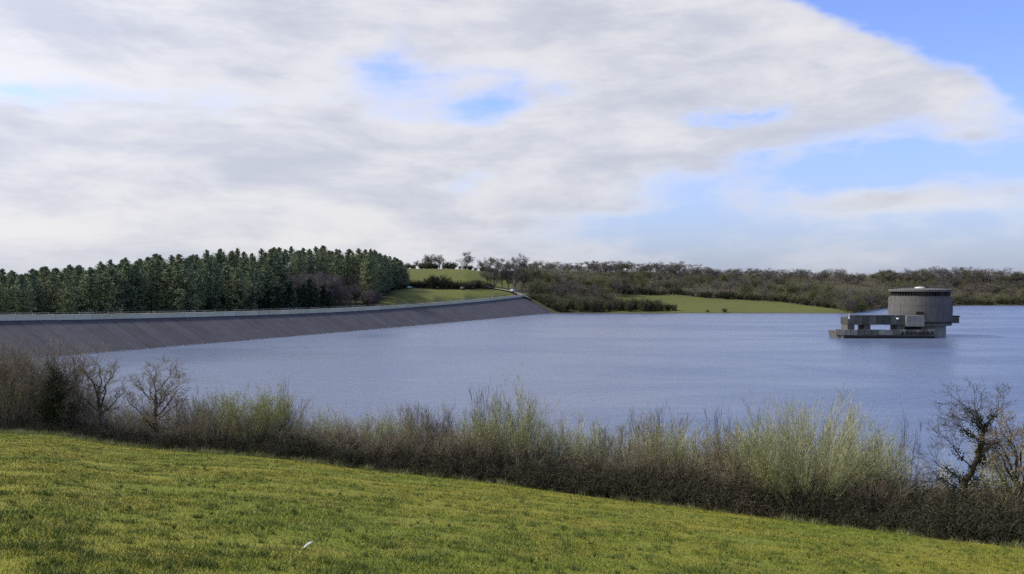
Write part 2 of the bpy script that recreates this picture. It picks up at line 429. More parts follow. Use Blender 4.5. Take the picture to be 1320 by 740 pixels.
# far terrain by columns of (distance, height)
COLS = {
    -900: [(150, 3), (300, 9), (500, 16), (900, 26), (1500, 30)],
    -200: [(125, 3), (200, 5), (300, 8), (500, 15), (900, 25), (1500, 30)],
    0: [(204, 5.0), (270, 6), (400, 14), (900, 22), (1500, 26)],
    200: [(240, 5), (300, 8), (420, 16), (900, 24), (1500, 28)],
    400: [(296, 4.6), (350, 10.5), (450, 20), (700, 26), (1500, 26)],
    478: [(326, 6.4), (365, 10.5), (430, 16), (560, 25), (700, 27), (1500, 26)],
    510: [(341, 6.7), (375, 10.8), (436, 15.3), (520, 23.5), (570, 26), (700, 27), (1500, 26)],
    560: [(368, 7.3), (400, 10.8), (440, 14.6), (520, 22.6), (565, 25.6), (700, 27), (1500, 26)],
    600: [(395, 8.1), (442, 14.4), (530, 23.2), (580, 25.5), (700, 27), (1500, 26)],
    640: [(430, 9.0), (455, 12.0), (480, 13.7), (560, 21.5), (620, 25.5), (760, 27), (1500, 27)],
    661: [(446, 9.0), (470, 11.6), (500, 13.2), (600, 22), (680, 27), (1500, 27)],
    690: [(448, 6.0), (462, 7.5), (500, 12), (600, 20), (700, 28), (1500, 29)],
    706: [(444, 2.6), (455, 4.2), (490, 8), (600, 17), (700, 27), (1500, 29)],
    724: [(436, -.6), (446, 1), (480, 5), (560, 13), (700, 26), (1500, 30)],
    800: [(430, -1), (438, .15), (448, 1), (520, 9), (600, 14), (700, 23), (800, 27), (1500, 29)],
    870: [(430, -1), (438, .15), (446, .9), (540, 9.3), (640, 16), (760, 25), (1500, 28)],
    1000: [(430, -1), (438, .15), (446, .7), (520, 4.5), (620, 11), (760, 22), (1500, 28)],
    1060: [(430, -1), (438, .15), (448, .7), (480, 2.2), (600, 9), (760, 21), (1500, 27)],
    1100: [(430, -1), (438, .15), (450, .7), (560, 5), (760, 20.5), (1500, 27)],
    1130: [(480, -1), (500, .2), (600, 6), (760, 20), (1500, 27)],
    1180: [(560, -1), (578, .2), (700, 10), (800, 21), (1500, 27)],
    1250: [(585, -1), (596, .2), (700, 9), (800, 20), (1500, 27)],
    1900: [(600, -1), (620, .2), (700, 9), (800, 20), (1500, 27)],
}
_dg = np.concatenate([np.arange(100, 660, 4.0), np.arange(664, 1501, 22.0)])
_ck = sorted(COLS)
def _col(c):
    a = np.array(COLS[c], float)
    z = np.interp(_dg, a[:, 0], a[:, 1])
    front = _dg < a[0, 0]
    z[front] = np.maximum(a[0, 1] - (a[0, 0] - _dg[front]) * .8, -8)
    return z
_ct = np.array([_col(c) for c in _ck])
_pg = np.concatenate([np.arange(-900, -120, 30.0), np.arange(-120, 1400, 4.0), np.arange(1400, 1901, 25.0)])
_tz = np.array([[np.interp(p, _ck, _ct[:, j]) for j in range(len(_dg))] for p in _pg])
_rs = np.random.RandomState(8)
_und = sum(.35 * np.sin(_pg[:, None] * _rs.uniform(-.03, .03) + _dg[None] * _rs.uniform(-.06, .06) + _rs.uniform(0, 6)) for _ in range(8))
_tz = _tz + np.where(_tz > 1.2, _und * np.clip((_tz - 1.2) / 4, 0, 1), 0)
def hz(px, d):
    j = int(np.clip(np.searchsorted(_dg, d) - 1, 0, len(_dg) - 2)); i = int(np.clip(np.searchsorted(_pg, px) - 1, 0, len(_pg) - 2))
    a = (d - _dg[j]) / (_dg[j + 1] - _dg[j]); b = (px - _pg[i]) / (_pg[i + 1] - _pg[i])
    a = min(max(a, 0), 1); b = min(max(b, 0), 1)
    return (_tz[i, j] * (1 - a) + _tz[i, j + 1] * a) * (1 - b) + (_tz[i + 1, j] * (1 - a) + _tz[i + 1, j + 1] * a) * b
FT = [(790, 515), (870, 540), (1000, 520), (1060, 480), (1100, 446)]
def field_top(px): return np.interp(px, [a for a, b in FT], [b for a, b in FT])

def far_terrain():
    X = (_pg[:, None] - 660) / F * _dg[None]; Y = np.broadcast_to(_dg[None], X.shape)
    n, m = X.shape
    i, j = np.meshgrid(np.arange(n - 1), np.arange(m - 1), indexing='ij')
    q = np.stack([i * m + j, (i + 1) * m + j, (i + 1) * m + j + 1, i * m + j + 1], -1).reshape(-1, 4)
    me = mesh_np('hills', np.stack([X, Y, _tz], -1), q, None, M['wood_floor'], True)
    me.materials.append(M['far_grass'])
    pc = (_pg[:-1] + 2)[:, None] + 0 * _dg[None, :-1]; dc = _dg[None, :-1] + 2 + 0 * pc
    f1 = (pc > 476 + (dc - 318) * .42) & (pc < 662) & (dc < 441 + np.clip((pc - 600) * .6, 0, 40))
    f2 = (pc > 522) & (pc < 660) & (dc > 447) & (dc < 566 + np.clip((pc - 560) * .6, 0, 60))
    f3 = (pc > 778) & (pc < 1102) & (dc < field_top(pc)) & (dc > 439)
    f4 = (dc > 900)
    me.polygons.foreach_set('material_index', (f1 | f2 | f3 | f4).astype(np.int32).ravel())
    tag(link('hills', me), kind='structure')
far_terrain()

# lake
def lake():
    xs = np.linspace(-900, 1500, 25); ys = np.linspace(40, 1300, 15)
    X, Y = np.meshgrid(xs, ys, indexing='ij'); n, m = X.shape
    i, j = np.meshgrid(np.arange(n - 1), np.arange(m - 1), indexing='ij')
    q = np.stack([i * m + j, (i + 1) * m + j, (i + 1) * m + j + 1, i * m + j + 1], -1)
    tag(link('water', mesh_np('water', np.stack([X, Y, 0 * X], -1), q, None, M['water'], True)), kind='structure')
lake()

# ------------------------------------------------------------------ the dam
DC = np.array([-1.44285964e-04, 5.57858741e-01, -1.94911729e+02])
HY = np.array([60, 120, 150, 177, 204, 231, 258, 285, 312, 338, 365, 392, 419, 446, 470]); HH = np.array([9.5, 9.2, 8.6, 7.6, 6.9, 6.5, 6.15, 6.05, 6.2, 6.6, 7.0, 7.5, 8.2, 8.9, 9.2])
_yy = np.linspace(80, 448, 800); _xx = np.polyval(DC, _yy)
_arc = np.concatenate([[0], np.cumsum(np.hypot(np.diff(_xx), np.diff(_yy)))])
_hh = np.convolve(np.pad(np.interp(_yy, HY, HH), 40, mode='edge'), np.ones(81) / 81, 'valid')
def dam_at(s):
    y = np.interp(s, _arc, _yy); x = np.polyval(DC, y); d = np.polyval(np.polyder(DC), y)
    n = np.array([-1.0, d]); n /= np.linalg.norm(n)
    return np.array([x, y]), n, float(np.interp(s, _arc, _hh))
KS = 2.2
def dam_pt(s, off, z):
    """off = metres behind the crest's water-side edge"""
    w, n, H = dam_at(s); c = w + n * (KS * H + off)
    return np.array([c[0], c[1], z])
LEN = _arc[-1]

def dam():
    rs = np.random.RandomState(3)
    root = empty('embankment_dam', dam_pt(LEN * .5, 0, 0))
    tag(root, 'long curving dark asphalt faced dam running from the left edge to the far bank', 'dam')
    o = np.array(root.location)
    st = np.linspace(0, LEN, 90)
    # body under the paving: face, crest, downstream slope
    g = Geo(); prof = []
    for s in st:
        w, n, H = dam_at(s)
        prof.append([np.array([*(w - n * KS * 5), -5.0]) - [0, 0, .12], np.array([*(w + n * KS * H), H - .12]), np.array([*(w + n * (KS * H + .3)), H]), np.array([*(w + n * (KS * H + 8.5)), H + .1]), np.array([*(w + n * (KS * H + 30)), H - 11])])
    V = np.array(prof) - o; k = 5
    def strip(a, b):
        gg = Geo(); vv = V[:, [a, b]].reshape(-1, 3)
        gg.add(vv, [(i * 2, i * 2 + 2, i * 2 + 3, i * 2 + 1) for i in range(len(st) - 1)])
        return gg
    face = link('upstream_face', strip(0, 1).mesh('upstream_face', M['joint']), root)
    g = strip(1, 2); g2 = strip(2, 3); g.add(np.concatenate(g2.V), np.concatenate(g2.Q))
    link('crest_road', g.mesh('crest_road', M['track'], False), root)
    bank = link('downstream_slope', strip(3, 4).mesh('downstream_slope', M['bank']), root)
    # asphalt laid in strips up the slope
    ns = int(LEN / 4.6)
    for i in range(ns):
        s0, s1 = i * LEN / ns + .07, (i + 1) * LEN / ns - .07
        up = rs.uniform(-.01, .03); c = []
        for s in (s0, s1):
            w, n, H = dam_at(s)
            c.append(((np.array([*(w - n * KS * 4), -4.0])), np.array([*(w + n * KS * (H - .05)), H - .05])))
        nv = np.array([0, 0, 1.0])
        b0, t0, b1, t1 = c[0][0], c[0][1], c[1][0], c[1][1]
        lo = nv * -.12; hi = nv * up
        vs = np.array([b0 + lo, b1 + lo, t1 + lo, t0 + lo, b0 + hi, b1 + hi, t1 + hi, t0 + hi]) - o
        gg = Geo(); gg.add(vs, [(0, 3, 2, 1), (4, 5, 6, 7), (0, 1, 5, 4), (1, 2, 6, 5), (2, 3, 7, 6), (3, 0, 4, 7)])
        link('asphalt_strip', gg.mesh('asphalt_strip', M['asphalt']), face)
    # pale stones washed along the water's edge
    g = Geo()
    for i in range(900):
        s = LEN * .985 * rs.rand() ** 1.6; z = abs(rs.normal(.03, .05)); w, n, H = dam_at(s); p = w + n * KS * z
        r = rs.uniform(.06, .17)
        g.box(np.array([p[0], p[1], z + .06]) - o, (r * 3.2, r * 1.6, r * .8), rs.uniform(0, 3), .7)
    tag(link('shoreline_stones', g.mesh('shoreline_stones', M['tide_stone']), root), kind='stuff')
    # wave wall: a thing of its own standing on the crest
    ww = empty('wave_wall', dam_pt(LEN * .5, .2, dam_at(LEN * .5)[2])); o2 = np.array(ww.location)
    tag(ww, 'low pale concrete parapet wall along the top of the dam', 'wall')
    npn = int(LEN / 4.6)
    for i in range(npn):
        s0, s1 = i * LEN / npn + .03, (i + 1) * LEN / npn - .03
        a, b = dam_pt(s0, .1, 0), dam_pt(s1, .1, 0); H = dam_at((s0 + s1) / 2)[2]
        g = Geo(); L = np.hypot(*(b - a)[:2]); rz = math.atan2(b[1] - a[1], b[0] - a[0]); c = (a + b) / 2
        g.box(np.array([c[0], c[1], H + .52]) - o2, (L, .34, 1.24 + rs.uniform(-.02, .02)), rz)
        g.box(np.array([c[0], c[1], H + 1.20]) - o2, (L, .46, .14), rz)
        link('wall_panel', g.mesh('wall_panel', M['wall_concrete']), ww)
    # fence on the far side of the crest road
    fn = empty('post_and_rail_fence', dam_pt(LEN * .5, 8, dam_at(LEN * .5)[2])); o3 = np.array(fn.location)
    tag(fn, 'weathered post and rail fence behind the pale parapet of the dam', 'fence')
    nb = int(LEN / 4.0)
    pm = Geo(); pm.box((0, 0, .85), (.16, .16, 1.7)); pm = pm.mesh('post', M['fence_wood'])
    rm = Geo(); rm.box((0, 0, 0), (LEN / nb, .07, .13)); rm = rm.mesh('rail', M['fence_wood'])
    for i in range(nb):
        a, b = dam_pt(i * LEN / nb, 8, 0), dam_pt((i + 1) * LEN / nb, 8, 0); H = dam_at((i + .5) * LEN / nb)[2]
        p = link('post', pm, fn); p.location = np.array([a[0], a[1], H]) - o3
        for z in (1.0, 1.5):
            r = link('rail', rm, fn); r.location = np.array([(a[0] + b[0]) / 2, (a[1] + b[1]) / 2, H + z]) - o3
            r.rotation_euler = (0, 0, math.atan2(b[1] - a[1], b[0] - a[0]))
dam()

# gravel track climbing away from the far end of the dam
def track():
    pts = [(684, 452, 7), (672, 456, 9), (664, 462, 9), (655, 468, 7), (640, 470, 5.5), (622, 462, 5), (606, 450, 4.5), (596, 443, 4.5)]
    t = np.linspace(0, 1, len(pts)); tt = np.linspace(0, 1, 90); A = np.array(pts, float)
    px = np.interp(tt, t, A[:, 0]); d = np.interp(tt, t, A[:, 1]); w = np.interp(tt, t, A[:, 2])
    V = []
    for a, b, c in zip(px, d, w):
        for k in (-.5, 0, .5):
            V.append(P3(a, b + k * c * 1.6, max(hz(a, b + k * c * 1.6), hz(a, b)) + .22))
    q = [(i * 3 + j, i * 3 + j + 1, i * 3 + j + 4, i * 3 + j + 3) for i in range(len(px) - 1) for j in (0, 1)]
    tag(link('track', mesh_np('track', np.array(V), q, None, M['track'], True)), kind='structure')
track()

# ------------------------------------------------------------------ draw-off tower and jetty
def tower():
    d0 = 250.0; k = d0 / F
    root = empty('draw_off_tower', P3(1186, d0, 0))
    tag(root, 'round concrete draw off tower with flat overhanging roof standing in the lake', 'tower')
    g = Geo(); g.lathe([(7.1, -4), (7.1, 3.6)], 72); link('shaft', g.mesh('shaft', M['shaft'], True), root)
    R = 8.9
    g = Geo(); g.lathe([(7.0, 3.35), (R - .25, 3.35), (R - .2, 3.4), (R - .2, 4.6)], 72)
    link('corbel_ring', g.mesh('corbel_ring', M['jetty']), root)
    # drum in lifts of cast panels
    n = 20
    for lift, (za, zb) in enumerate([(4.6, 7.05), (7.05, 9.5), (9.5, 11.9)]):
        dr = None
        for i in range(n):
            a0 = (i + .5 * (lift % 2)) * 2 * pi / n + .0016; a1 = a0 + 2 * pi / n - .0032
            g = Geo(); rr = R + ((i * 7 + lift * 3) % 5) * .012
            g.lathe([(R - .35, za + .015), (rr, za + .015), (rr, zb - .015), (R - .35, zb - .015)], 5, a0=a0, a1=a1)
            link('concrete_panel', g.mesh('concrete_panel', M['drum']), root)
    g = Geo(); g.lathe([(R - .2, 4.0), (R - .2, 12.0), (.1, 12.0)], 72); link('drum_core', g.mesh('drum_core', M['roof_slab']), root)
    # recessed dark band under the roof with mullions
    g = Geo(); g.lathe([(R - 1.1, 12.0), (R - 1.1, 13.75)], 72); link('glazed_band', g.mesh('glazed_band', M['dark_glass'], True), root)
    g = Geo()
    for i in range(56):
        a = i * 2 * pi / 56; g.box(((R - .75) * cos(a), (R - .75) * sin(a), 12.85), (.16, .42, 1.74), a)
    link('mullion_ring', g.mesh('mullion_ring', M['dark']), root)
    g = Geo(); g.lathe([(R - .55, 12.0), (R - .55, 12.35), (R - .65, 12.35), (R - .65, 12.0)], 72); link('sill_ring', g.mesh('sill_ring', M['roof_slab']), root)
    g = Geo(); g.lathe([(R - 1.6, 13.62), (R - .05, 13.62), (R, 13.7), (R, 14.2), (R - .12, 14.32), (R - .5, 14.36), (5.0, 14.62), (.05, 14.75)], 72)
    roof = link('roof', g.mesh('roof', M['roof_slab'], False), root)
    g = Geo(); g.lathe([(1.5, 14.4), (1.5, 14.85), (1.3, 15.0), (.7, 15.12), (.02, 15.15)], 24, (-.6, -1.0, 0)); link('rooflight', g.mesh('rooflight', M['roof_white'], True), roof)
    g = Geo()
    for i in range(40):
        a = i * 2 * pi / 40; g.box(((R - .2) * cos(a), (R - .2) * sin(a), 14.6), (.06, .06, .9), a)
    g.lathe([(R - .23, 15.0), (R - .17, 15.0), (R - .17, 15.06), (R - .23, 15.06)], 60)
    link('railing', g.mesh('railing', M['roof_slab']), roof)
    # window and vent in the drum
    for px, v, w, h in ((1169, 402.7, 1.8, .95), (1216.5, 391, .5, .5)):
        x = (px - 1186) * k; z = z_of(v, d0); a = math.atan2(-math.sqrt(R * R - x * x), x)
        c = np.array([cos(a), sin(a), 0])
        g = Geo(); g.box(c * (R + .03) + [0, 0, z], (.25, w, h), a); wn = link('window', g.mesh('window', M['dark_glass']), root)
        if w > 1:
            g = Geo(); g.box(c * (R + .08) + [0, 0, z + h / 2 + .09], (.45, w + .3, .14), a); g.box(c * (R + .08) + [0, 0, z - h / 2 - .07], (.4, w + .3, .12), a)
            link('window_frame', g.mesh('window_frame', M['jetty']), wn)
    # little balcony hut on the right
    cx = (1227.5 - 1186) * k
    hut = empty('side_cabin'); hut.parent = root
    g = Geo(); g.box((cx - .1, -.5, 4.9), (2.4, 3.0, 2.0)); link('cabin_wall', g.mesh('cabin_wall', M['brick_brown']), hut)
    g = Geo(); g.box((cx - .1, -.5, 6.05), (2.8, 3.4, .28)); link('cabin_roof', g.mesh('cabin_roof', M['dark']), hut)
    g = Geo(); g.box((cx - 1.9, -.5, 4.15), (1.6, 2.0, .5)); link('bracket', g.mesh('bracket', M['dark']), hut)
    g = Geo()
    for q in (-.7, .1, .75): g.box((cx - .1 + q, -2.02, 4.9), (.34, .06, 1.2))
    link('cabin_opening', g.mesh('cabin_opening', M['dark_glass']), hut)

    # jetty: low hull-like platform, short piers and a deep upper deck
    d1 = 241.0; k1 = d1 / F
    j = empty('jetty', P3(1136, d1, 0))
    tag(j, 'long low concrete jetty on short piers at the foot of the round tower', 'jetty')
    X = lambda px: (px - 1136) * k1
    Z = lambda v: z_of(v, d1)
    g = Geo()
    x0, x1 = X(1073.6), X(1199); w = 3.6
    ring = [(x0, -w + 1.2), (x0 + 1.6, -w), (x1 - .6, -w), (x1, -w + .6), (x1, w), (x0, w)]
    top = [np.array([a, b, 2.05]) for a, b in ring]; bot = [np.array([a + (.9 if i in (0, 5) else 0), b, -2.0]) for i, (a, b) in enumerate(ring)]
    V = bot + top; Q = [(i, (i + 1) % 6, (i + 1) % 6 + 6, i + 6) for i in range(6)] + [(6, 7, 10, 11), (7, 8, 9, 10)]
    g.add(V, Q); link('platform_hull', g.mesh('platform_hull', M['jetty']), j)
    # fascia panels along the platform edge, uneven tops
    rs = np.random.RandomState(4)
    n = 13; e = np.linspace(x0 + 1.6, x1 - .6, n + 1)
    for i in range(n):
        hgt = 1.55 if i < 8 else 1.35
        g = Geo(); g.box(((e[i] + e[i + 1]) / 2, -w - .10 - rs.uniform(0, .05), 2.62 - hgt / 2 - rs.uniform(0, .12)), (e[i + 1] - e[i] - .10, .28, hgt))
        link('fascia_panel', g.mesh('fascia_panel', M['jetty_pale'] if i in (0, 1, 5, 6, 8, 10, 12) else M['jetty']), j)
    g = Geo(); g.add([(x0 - .05, -w + 1.15, .9), (x0 + 1.55, -w - .12, .9), (x0 + 1.55, -w - .12, 2.62), (x0 - .05, -w + 1.15, 2.62), (x0 + .2, -w + 1.45, .9), (x0 + 1.55, -w + .2, .9), (x0 + 1.55, -w + .2, 2.62), (x0 + .2, -w + 1.45, 2.62)],
                     [(0, 1, 2, 3), (4, 7, 6, 5), (3, 2, 6, 7), (0, 4, 5, 1), (0, 3, 7, 4), (1, 5, 6, 2)]); link('bow_panel', g.mesh('bow_panel', M['jetty']), j)
    g = Geo(); g.box(((x0 + x1) / 2 + .6, -w - .28, .35), (x1 - x0 - 2.5, .3, .55)); link('rubbing_strip', g.mesh('rubbing_strip', M['dark']), j)
    for i in range(8):
        px = 1155 + i * 5.4
        g = Geo(); g.lathe([(.30, -.14), (.46, -.14), (.5, 0), (.46, .14), (.30, .14), (.30, -.14)], 14)
        me = g.mesh('fender', M['dark']); o = link('fender', me, j); o.location = (X(px), -w - .42, 1.55 + .15 * (i % 2)); o.rotation_euler = (radians(90), 0, 0)
    # piers
    for a, b in ((1088.6, 1097.5), (1110, 1118), (1152, 1162)):
        g = Geo(); g.box((X((a + b) / 2), 0, 3.05), ((b - a) * k1, 4.4, 2.0)); link('pier', g.mesh('pier', M['jetty']), j)
    # upper deck: beam body and parapet panels
    dk = empty('upper_deck'); dk.parent = j
    xa, xb = X(1088), X(1184)
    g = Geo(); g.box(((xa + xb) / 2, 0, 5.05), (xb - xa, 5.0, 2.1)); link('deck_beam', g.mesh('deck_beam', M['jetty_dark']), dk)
    e = np.linspace(xa, X(1161), 9)
    for i in range(8):
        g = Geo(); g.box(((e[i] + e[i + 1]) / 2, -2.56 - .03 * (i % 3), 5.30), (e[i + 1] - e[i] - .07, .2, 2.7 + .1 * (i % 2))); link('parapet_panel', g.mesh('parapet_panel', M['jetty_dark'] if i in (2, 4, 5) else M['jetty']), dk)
    g = Geo(); g.box(((xa + X(1161)) / 2, -2.5, 6.78), (X(1161) - xa + .3, .6, .22)); link('coping', g.mesh('coping', M['jetty_pale']), dk)
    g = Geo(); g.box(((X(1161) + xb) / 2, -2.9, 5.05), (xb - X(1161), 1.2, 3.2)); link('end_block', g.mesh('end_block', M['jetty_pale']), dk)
    g = Geo(); g.box(((X(1163) + xb) / 2, -1.4, 2.9), (xb - X(1163), .5, 1.6)); link('end_wall', g.mesh('end_wall', M['dark']), dk)
    g = Geo(); g.box((X(1089.7), -2.75, 6.3), (.32, .32, 1.3)); link('white_post', g.mesh('white_post', M['white']), dk)
    g = Geo(); g.lathe([(.02, -.25), (.3, -.22), (.42, 0), (.3, .22), (.02, .25)], 16, (X(1151), -2.98, Z(410.3))); link('white_lamp', g.mesh('white_lamp', M['white'], True), dk)
tower()

# ------------------------------------------------------------------ cars by the meadow
def car_meshes():
    b = Geo()
    sec = [(-2.1, .35, .72), (-2.0, .3, .98), (-1.2, .28, 1.02), (1.0, .28, .95), (1.95, .3, .80), (2.12, .38, .62)]
    V = [];
    for x, zl, zu in sec: V += [(x, -.86, zl), (x, .86, zl), (x, .80, zu), (x, -.80, zu)]
    Q = [(0, 3, 2, 1), (20, 21, 22, 23)]
    for i in range(5):
        a = i * 4; Q += [(a + k, a + (k + 1) % 4, a + 4 + (k + 1) % 4, a + 4 + k) for k in range(4)]
    b.add(V, Q)
    r = Geo(); r.add([(-1.75, -.62, 1.44), (.25, -.62, 1.46), (.25, .62, 1.46), (-1.75, .62, 1.44), (-1.75, -.62, 1.40), (.25, -.62, 1.42), (.25, .62, 1.42), (-1.75, .62, 1.40)], [(0, 1, 2, 3), (4, 7, 6, 5), (0, 4, 5, 1), (1, 5, 6, 2), (2, 6, 7, 3), (3, 7, 4, 0)])
    w = Geo(); w.add([(-2.0, -.78, .96), (.95, -.78, .94), (.95, .78, .94), (-2.0, .78, .96), (-1.72, -.62, 1.41), (.22, -.62, 1.43), (.22, .62, 1.43), (-1.72, .62, 1.41)], [(0, 1, 5, 4), (1, 2, 6, 5), (2, 3, 7, 6), (3, 0, 4, 7)])
    t = Geo(); t.lathe([(.02, -.1), (.3, -.1), (.32, 0), (.3, .1), (.02, .1)], 14)
    return b, r, w, t
CB, CR, CW, CT = car_meshes()
tyre = CT.mesh('wheel', M['dark'], False); glass_m = CW.mesh('glasshouse', M['dark_glass'])
for px, d, rz, colr, lab in ((526, 434, .8, (.40, .55, .54), 'pale silver car parked beside the dark pine wood'), (596, 441, 1.45, (.25, .24, .21), 'beige car on the track where it leaves the meadow'),
                             (630, 466, 1.2, (.06, .065, .07), 'dark car parked below the bare trees on the track'), (661, 466, 1.25, (.80, .80, .80), 'bright white van parked near the far end of the dam')):
    pm = mat('car_paint', lambda t, p: colr, .3, .5)
    c = empty('parked_car', P3(px, d, hz(px, d) + .24), rz)
    if 'van' in lab: c.name = 'parked_van'; c.scale = (1.1, 1.05, 1.3)
    tag(c, lab, 'van' if 'van' in lab else 'car', 'vehicles parked beyond the dam')
    link('body', CB.mesh('body', pm), c); link('roof', CR.mesh('roof', pm), c); link('glasshouse', glass_m, c)
    for x in (-1.3, 1.3):
        for y in (-.78, .78):
            w = link('wheel', tyre, c); w.location = (x, y, .32); w.rotation_euler = (radians(90), 0, 0)

# ------------------------------------------------------------------ tree kinds
def pine_mesh(seed, H=18.0, spruce=False):
    rs = np.random.RandomState(seed)
    t = Geo(); tp = np.array([[(rs.normal(0, .12) * k, rs.normal(0, .12) * k, H * k / 4 * .97 - .6 * (k == 0)) for k in range(5)]]); tr = np.array([[.26, .2, .15, .09, .03]])
    t.tubes(tp, tr, 6, rs)
    nb = 150
    z = np.clip((.10 if spruce else .14) + (.995 - .14) * (np.arange(nb) + rs.rand(nb)) / nb, 0, .995)
    prof = ((1 - z) ** .8 * .19 + .018) if spruce else (np.minimum((1 - z) * .48, .145) + .004)
    L = prof * H * rs.uniform(.55, 1.25, nb)
    a = rs.uniform(0, 2 * pi, nb)
    dirz = np.where(rs.rand(nb) < .5, .1, .25) if not spruce else np.full(nb, -.15)
    P0 = np.stack([0 * a, 0 * a, z * H * .97], 1); D = np.stack([np.cos(a), np.sin(a), dirz + (.5 * z if not spruce else .25 * z)], 1)
    bp = P0[:, None] + D[:, None] * L[:, None, None] * np.linspace(0, 1, 3)[None, :, None]
    t.tubes(bp, np.broadcast_to(np.array([.06, .035, .01]), (nb, 3)), 3, rs)
    c = Geo(); m = 26
    f = rs.uniform(.25, 1.08, (nb, m)); pts = P0[:, None] + D[:, None] * (L[:, None] * f)[..., None]
    pts = pts + rs.normal(size=pts.shape) * np.array([.30, .30, .30]) * (.3 + .7 * np.clip(L / 2.2, 0, 1))[:, None, None]
    c.cards(pts.reshape(-1, 3), .25 if not spruce else .24, rs, .25, 1.5)
    return t.mesh('trunk', M['bark']), c.mesh('crown', M['spruce'] if spruce else M['pine'])

def bare_mesh(seed, twig, H=10.0, spread=1.0, ivy=False, leaf=None, nleaf=0):
    rs = np.random.RandomState(seed)
    t = Geo(); th = H * rs.uniform(.62, .75)
    tp = np.array([[(rs.normal(0, .12) * k, rs.normal(0, .12) * k, th * k / 4 - .5 * (k == 0)) for k in range(5)]]); tr = np.array([[.24, .2, .16, .11, .06]]) * H / 10
    t.tubes(tp, tr, 6, rs)
    p1, r1 = grow(tp, tr, 15, .18, 1.0, (55 * spread, 14), (.34 * H, .52 * H), 4, .28, rs, .55, .3, .05)
    t.tubes(p1, r1, 4, rs)
    p2, r2 = grow(p1, r1, 7, .25, 1.0, (42, 14), (.15 * H, .27 * H), 3, .2, rs, .6, .4, .06, .018)
    c = Geo(); c.tubes(p2, r2, 3, rs)
    p3, r3 = grow(p2, r2, 6, .2, 1.0, (42, 15), (.08 * H, .15 * H), 2, .15, rs, .7, .5, .0, .014)
    c.tubes(p3, r3, 3, rs)
    p4, r4 = grow(p3, r3, 5, .2, 1.0, (42, 15), (.045 * H, .10 * H), 2, .1, rs, .8, .6, .0, .015)
    c.tubes(p4, r4, 3, rs)
    out = [('trunk', t.mesh('trunk', M['bark_grey'])), ('crown', c.mesh('crown', twig))]
    if nleaf:
        q = p4[rs.randint(0, len(p4), nleaf), 1] + rs.normal(size=(nleaf, 3)) * .15
        g = Geo(); g.cards(q, .16, rs, 0, 1.3); out.append(('buds', g.mesh('buds', leaf)))
    if ivy:
        q = tp[0][rs.randint(0, 5, 900)] * rs.uniform(.7, 1, (900, 1)) + rs.normal(size=(900, 3)) * np.array([.35, .35, .5])
        g = Geo(); g.cards(q, .2, rs, 0, 1.2); out.append(('ivy', g.mesh('ivy', M['far_ever'])))
    return out

def scrub_mesh(seed, twig, leaf, H=5.0, W=1.0, nl=1500):
    """many-stemmed bush seen from far off"""
    rs = np.random.RandomState(seed)
    n = 26; a = rs.uniform(0, 2 * pi, n); r = rs.uniform(0, .8, n) * W
    tilt = rs.uniform(.05, .62, n) * W
    D = np.stack([np.cos(a) * tilt, np.sin(a) * tilt, np.ones(n)], 1); D /= np.linalg.norm(D, axis=1, keepdims=True)
    L = H * rs.uniform(.6, 1.0, n)
    P0 = np.stack([np.cos(a) * r, np.sin(a) * r, np.full(n, -.4)], 1)
    p1 = P0[:, None] + D[:, None] * L[:, None, None] * np.linspace(0, 1, 4)[None, :, None] + rs.normal(size=(n, 4, 3)) * .08
    r1 = np.broadcast_to(np.array([.05, .04, .03, .015]), (n, 4))
    g = Geo(); g.tubes(p1, r1, 3, rs)
    p2, r2 = grow(p1, r1, 10, .15, 1, (40, 14), (.18 * H, .32 * H), 3, .1, rs, .6, .4, .05, .016)
    c = Geo(); c.tubes(p2, r2, 3, rs)
    p3, r3 = grow(p2, r2, 6, .15, 1, (42, 15), (.08 * H, .15 * H), 2, .1, rs, .7, .5, 0, .013); c.tubes(p3, r3, 3, rs)
    q = p3[rs.randint(0, len(p3), nl), 1] + rs.normal(size=(nl, 3)) * .12
    l = Geo(); l.cards(q, .15, rs, 0, 1.3)
    return [('stems', g.mesh('stems', M['bark_grey'])), ('twigs', c.mesh('twigs', twig)), ('leaves', l.mesh('leaves', leaf))]

PINES = [[('trunk', a), ('crown', b)] for a, b in (pine_mesh(s) for s in range(11, 17))]
SPRUCES = [[('trunk', a), ('crown', b)] for a, b in (pine_mesh(s, 12.0, True) for s in range(31, 34))]
GREY = [bare_mesh(s, M['far_twig_grey']) for s in (41, 42, 43)]
BROWN = [bare_mesh(s, M['far_twig_brown'], 10, 1.0, False, M['far_twig_olive'], 500) for s in (51, 52)]
OLIVE = [bare_mesh(s, M['far_twig_olive'], 10, 1.1, False, M['far_twig_olive'], 1500) for s in (61, 62)]
PURPLE = [bare_mesh(s, M['far_twig_purple'], 11, .9) for s in (71, 72)]
IVIED = [bare_mesh(s, M['far_twig_grey'], 10, .9, True) for s in (81, 82)]
SCRUB = [scrub_mesh(91, M['far_twig_olive'], M['far_twig_olive']), scrub_mesh(92, M['far_twig_brown'], M['far_twig_olive']), scrub_mesh(93, M['far_twig_brown'], M['far_ever'])]
EVER = [scrub_mesh(95, M['far_ever'], M['far_ever'], 5, 1.1, 3500)]

def plant(name, parts, loc, sc, rz, label, cat, group=None):
    e = empty(name, loc, rz, sc)
    for n, me in parts:
        c = link(n, me, e)
        if n in ('buds', 'leaves', 'ivy'): c['kind'] = 'stuff'
    return tag(e, label, cat, group)

RND = random.Random(77)
def far(name, parts, px, d, H, base_h, label, cat, group=None, wide=1.0):
    s = H / base_h; k = s * RND.uniform(.85, 1.15) * wide
    return plant(name, parts, P3(px, d, hz(px, d) - .15), (k, k, s), RND.uniform(0, 6.28), label, cat, group)

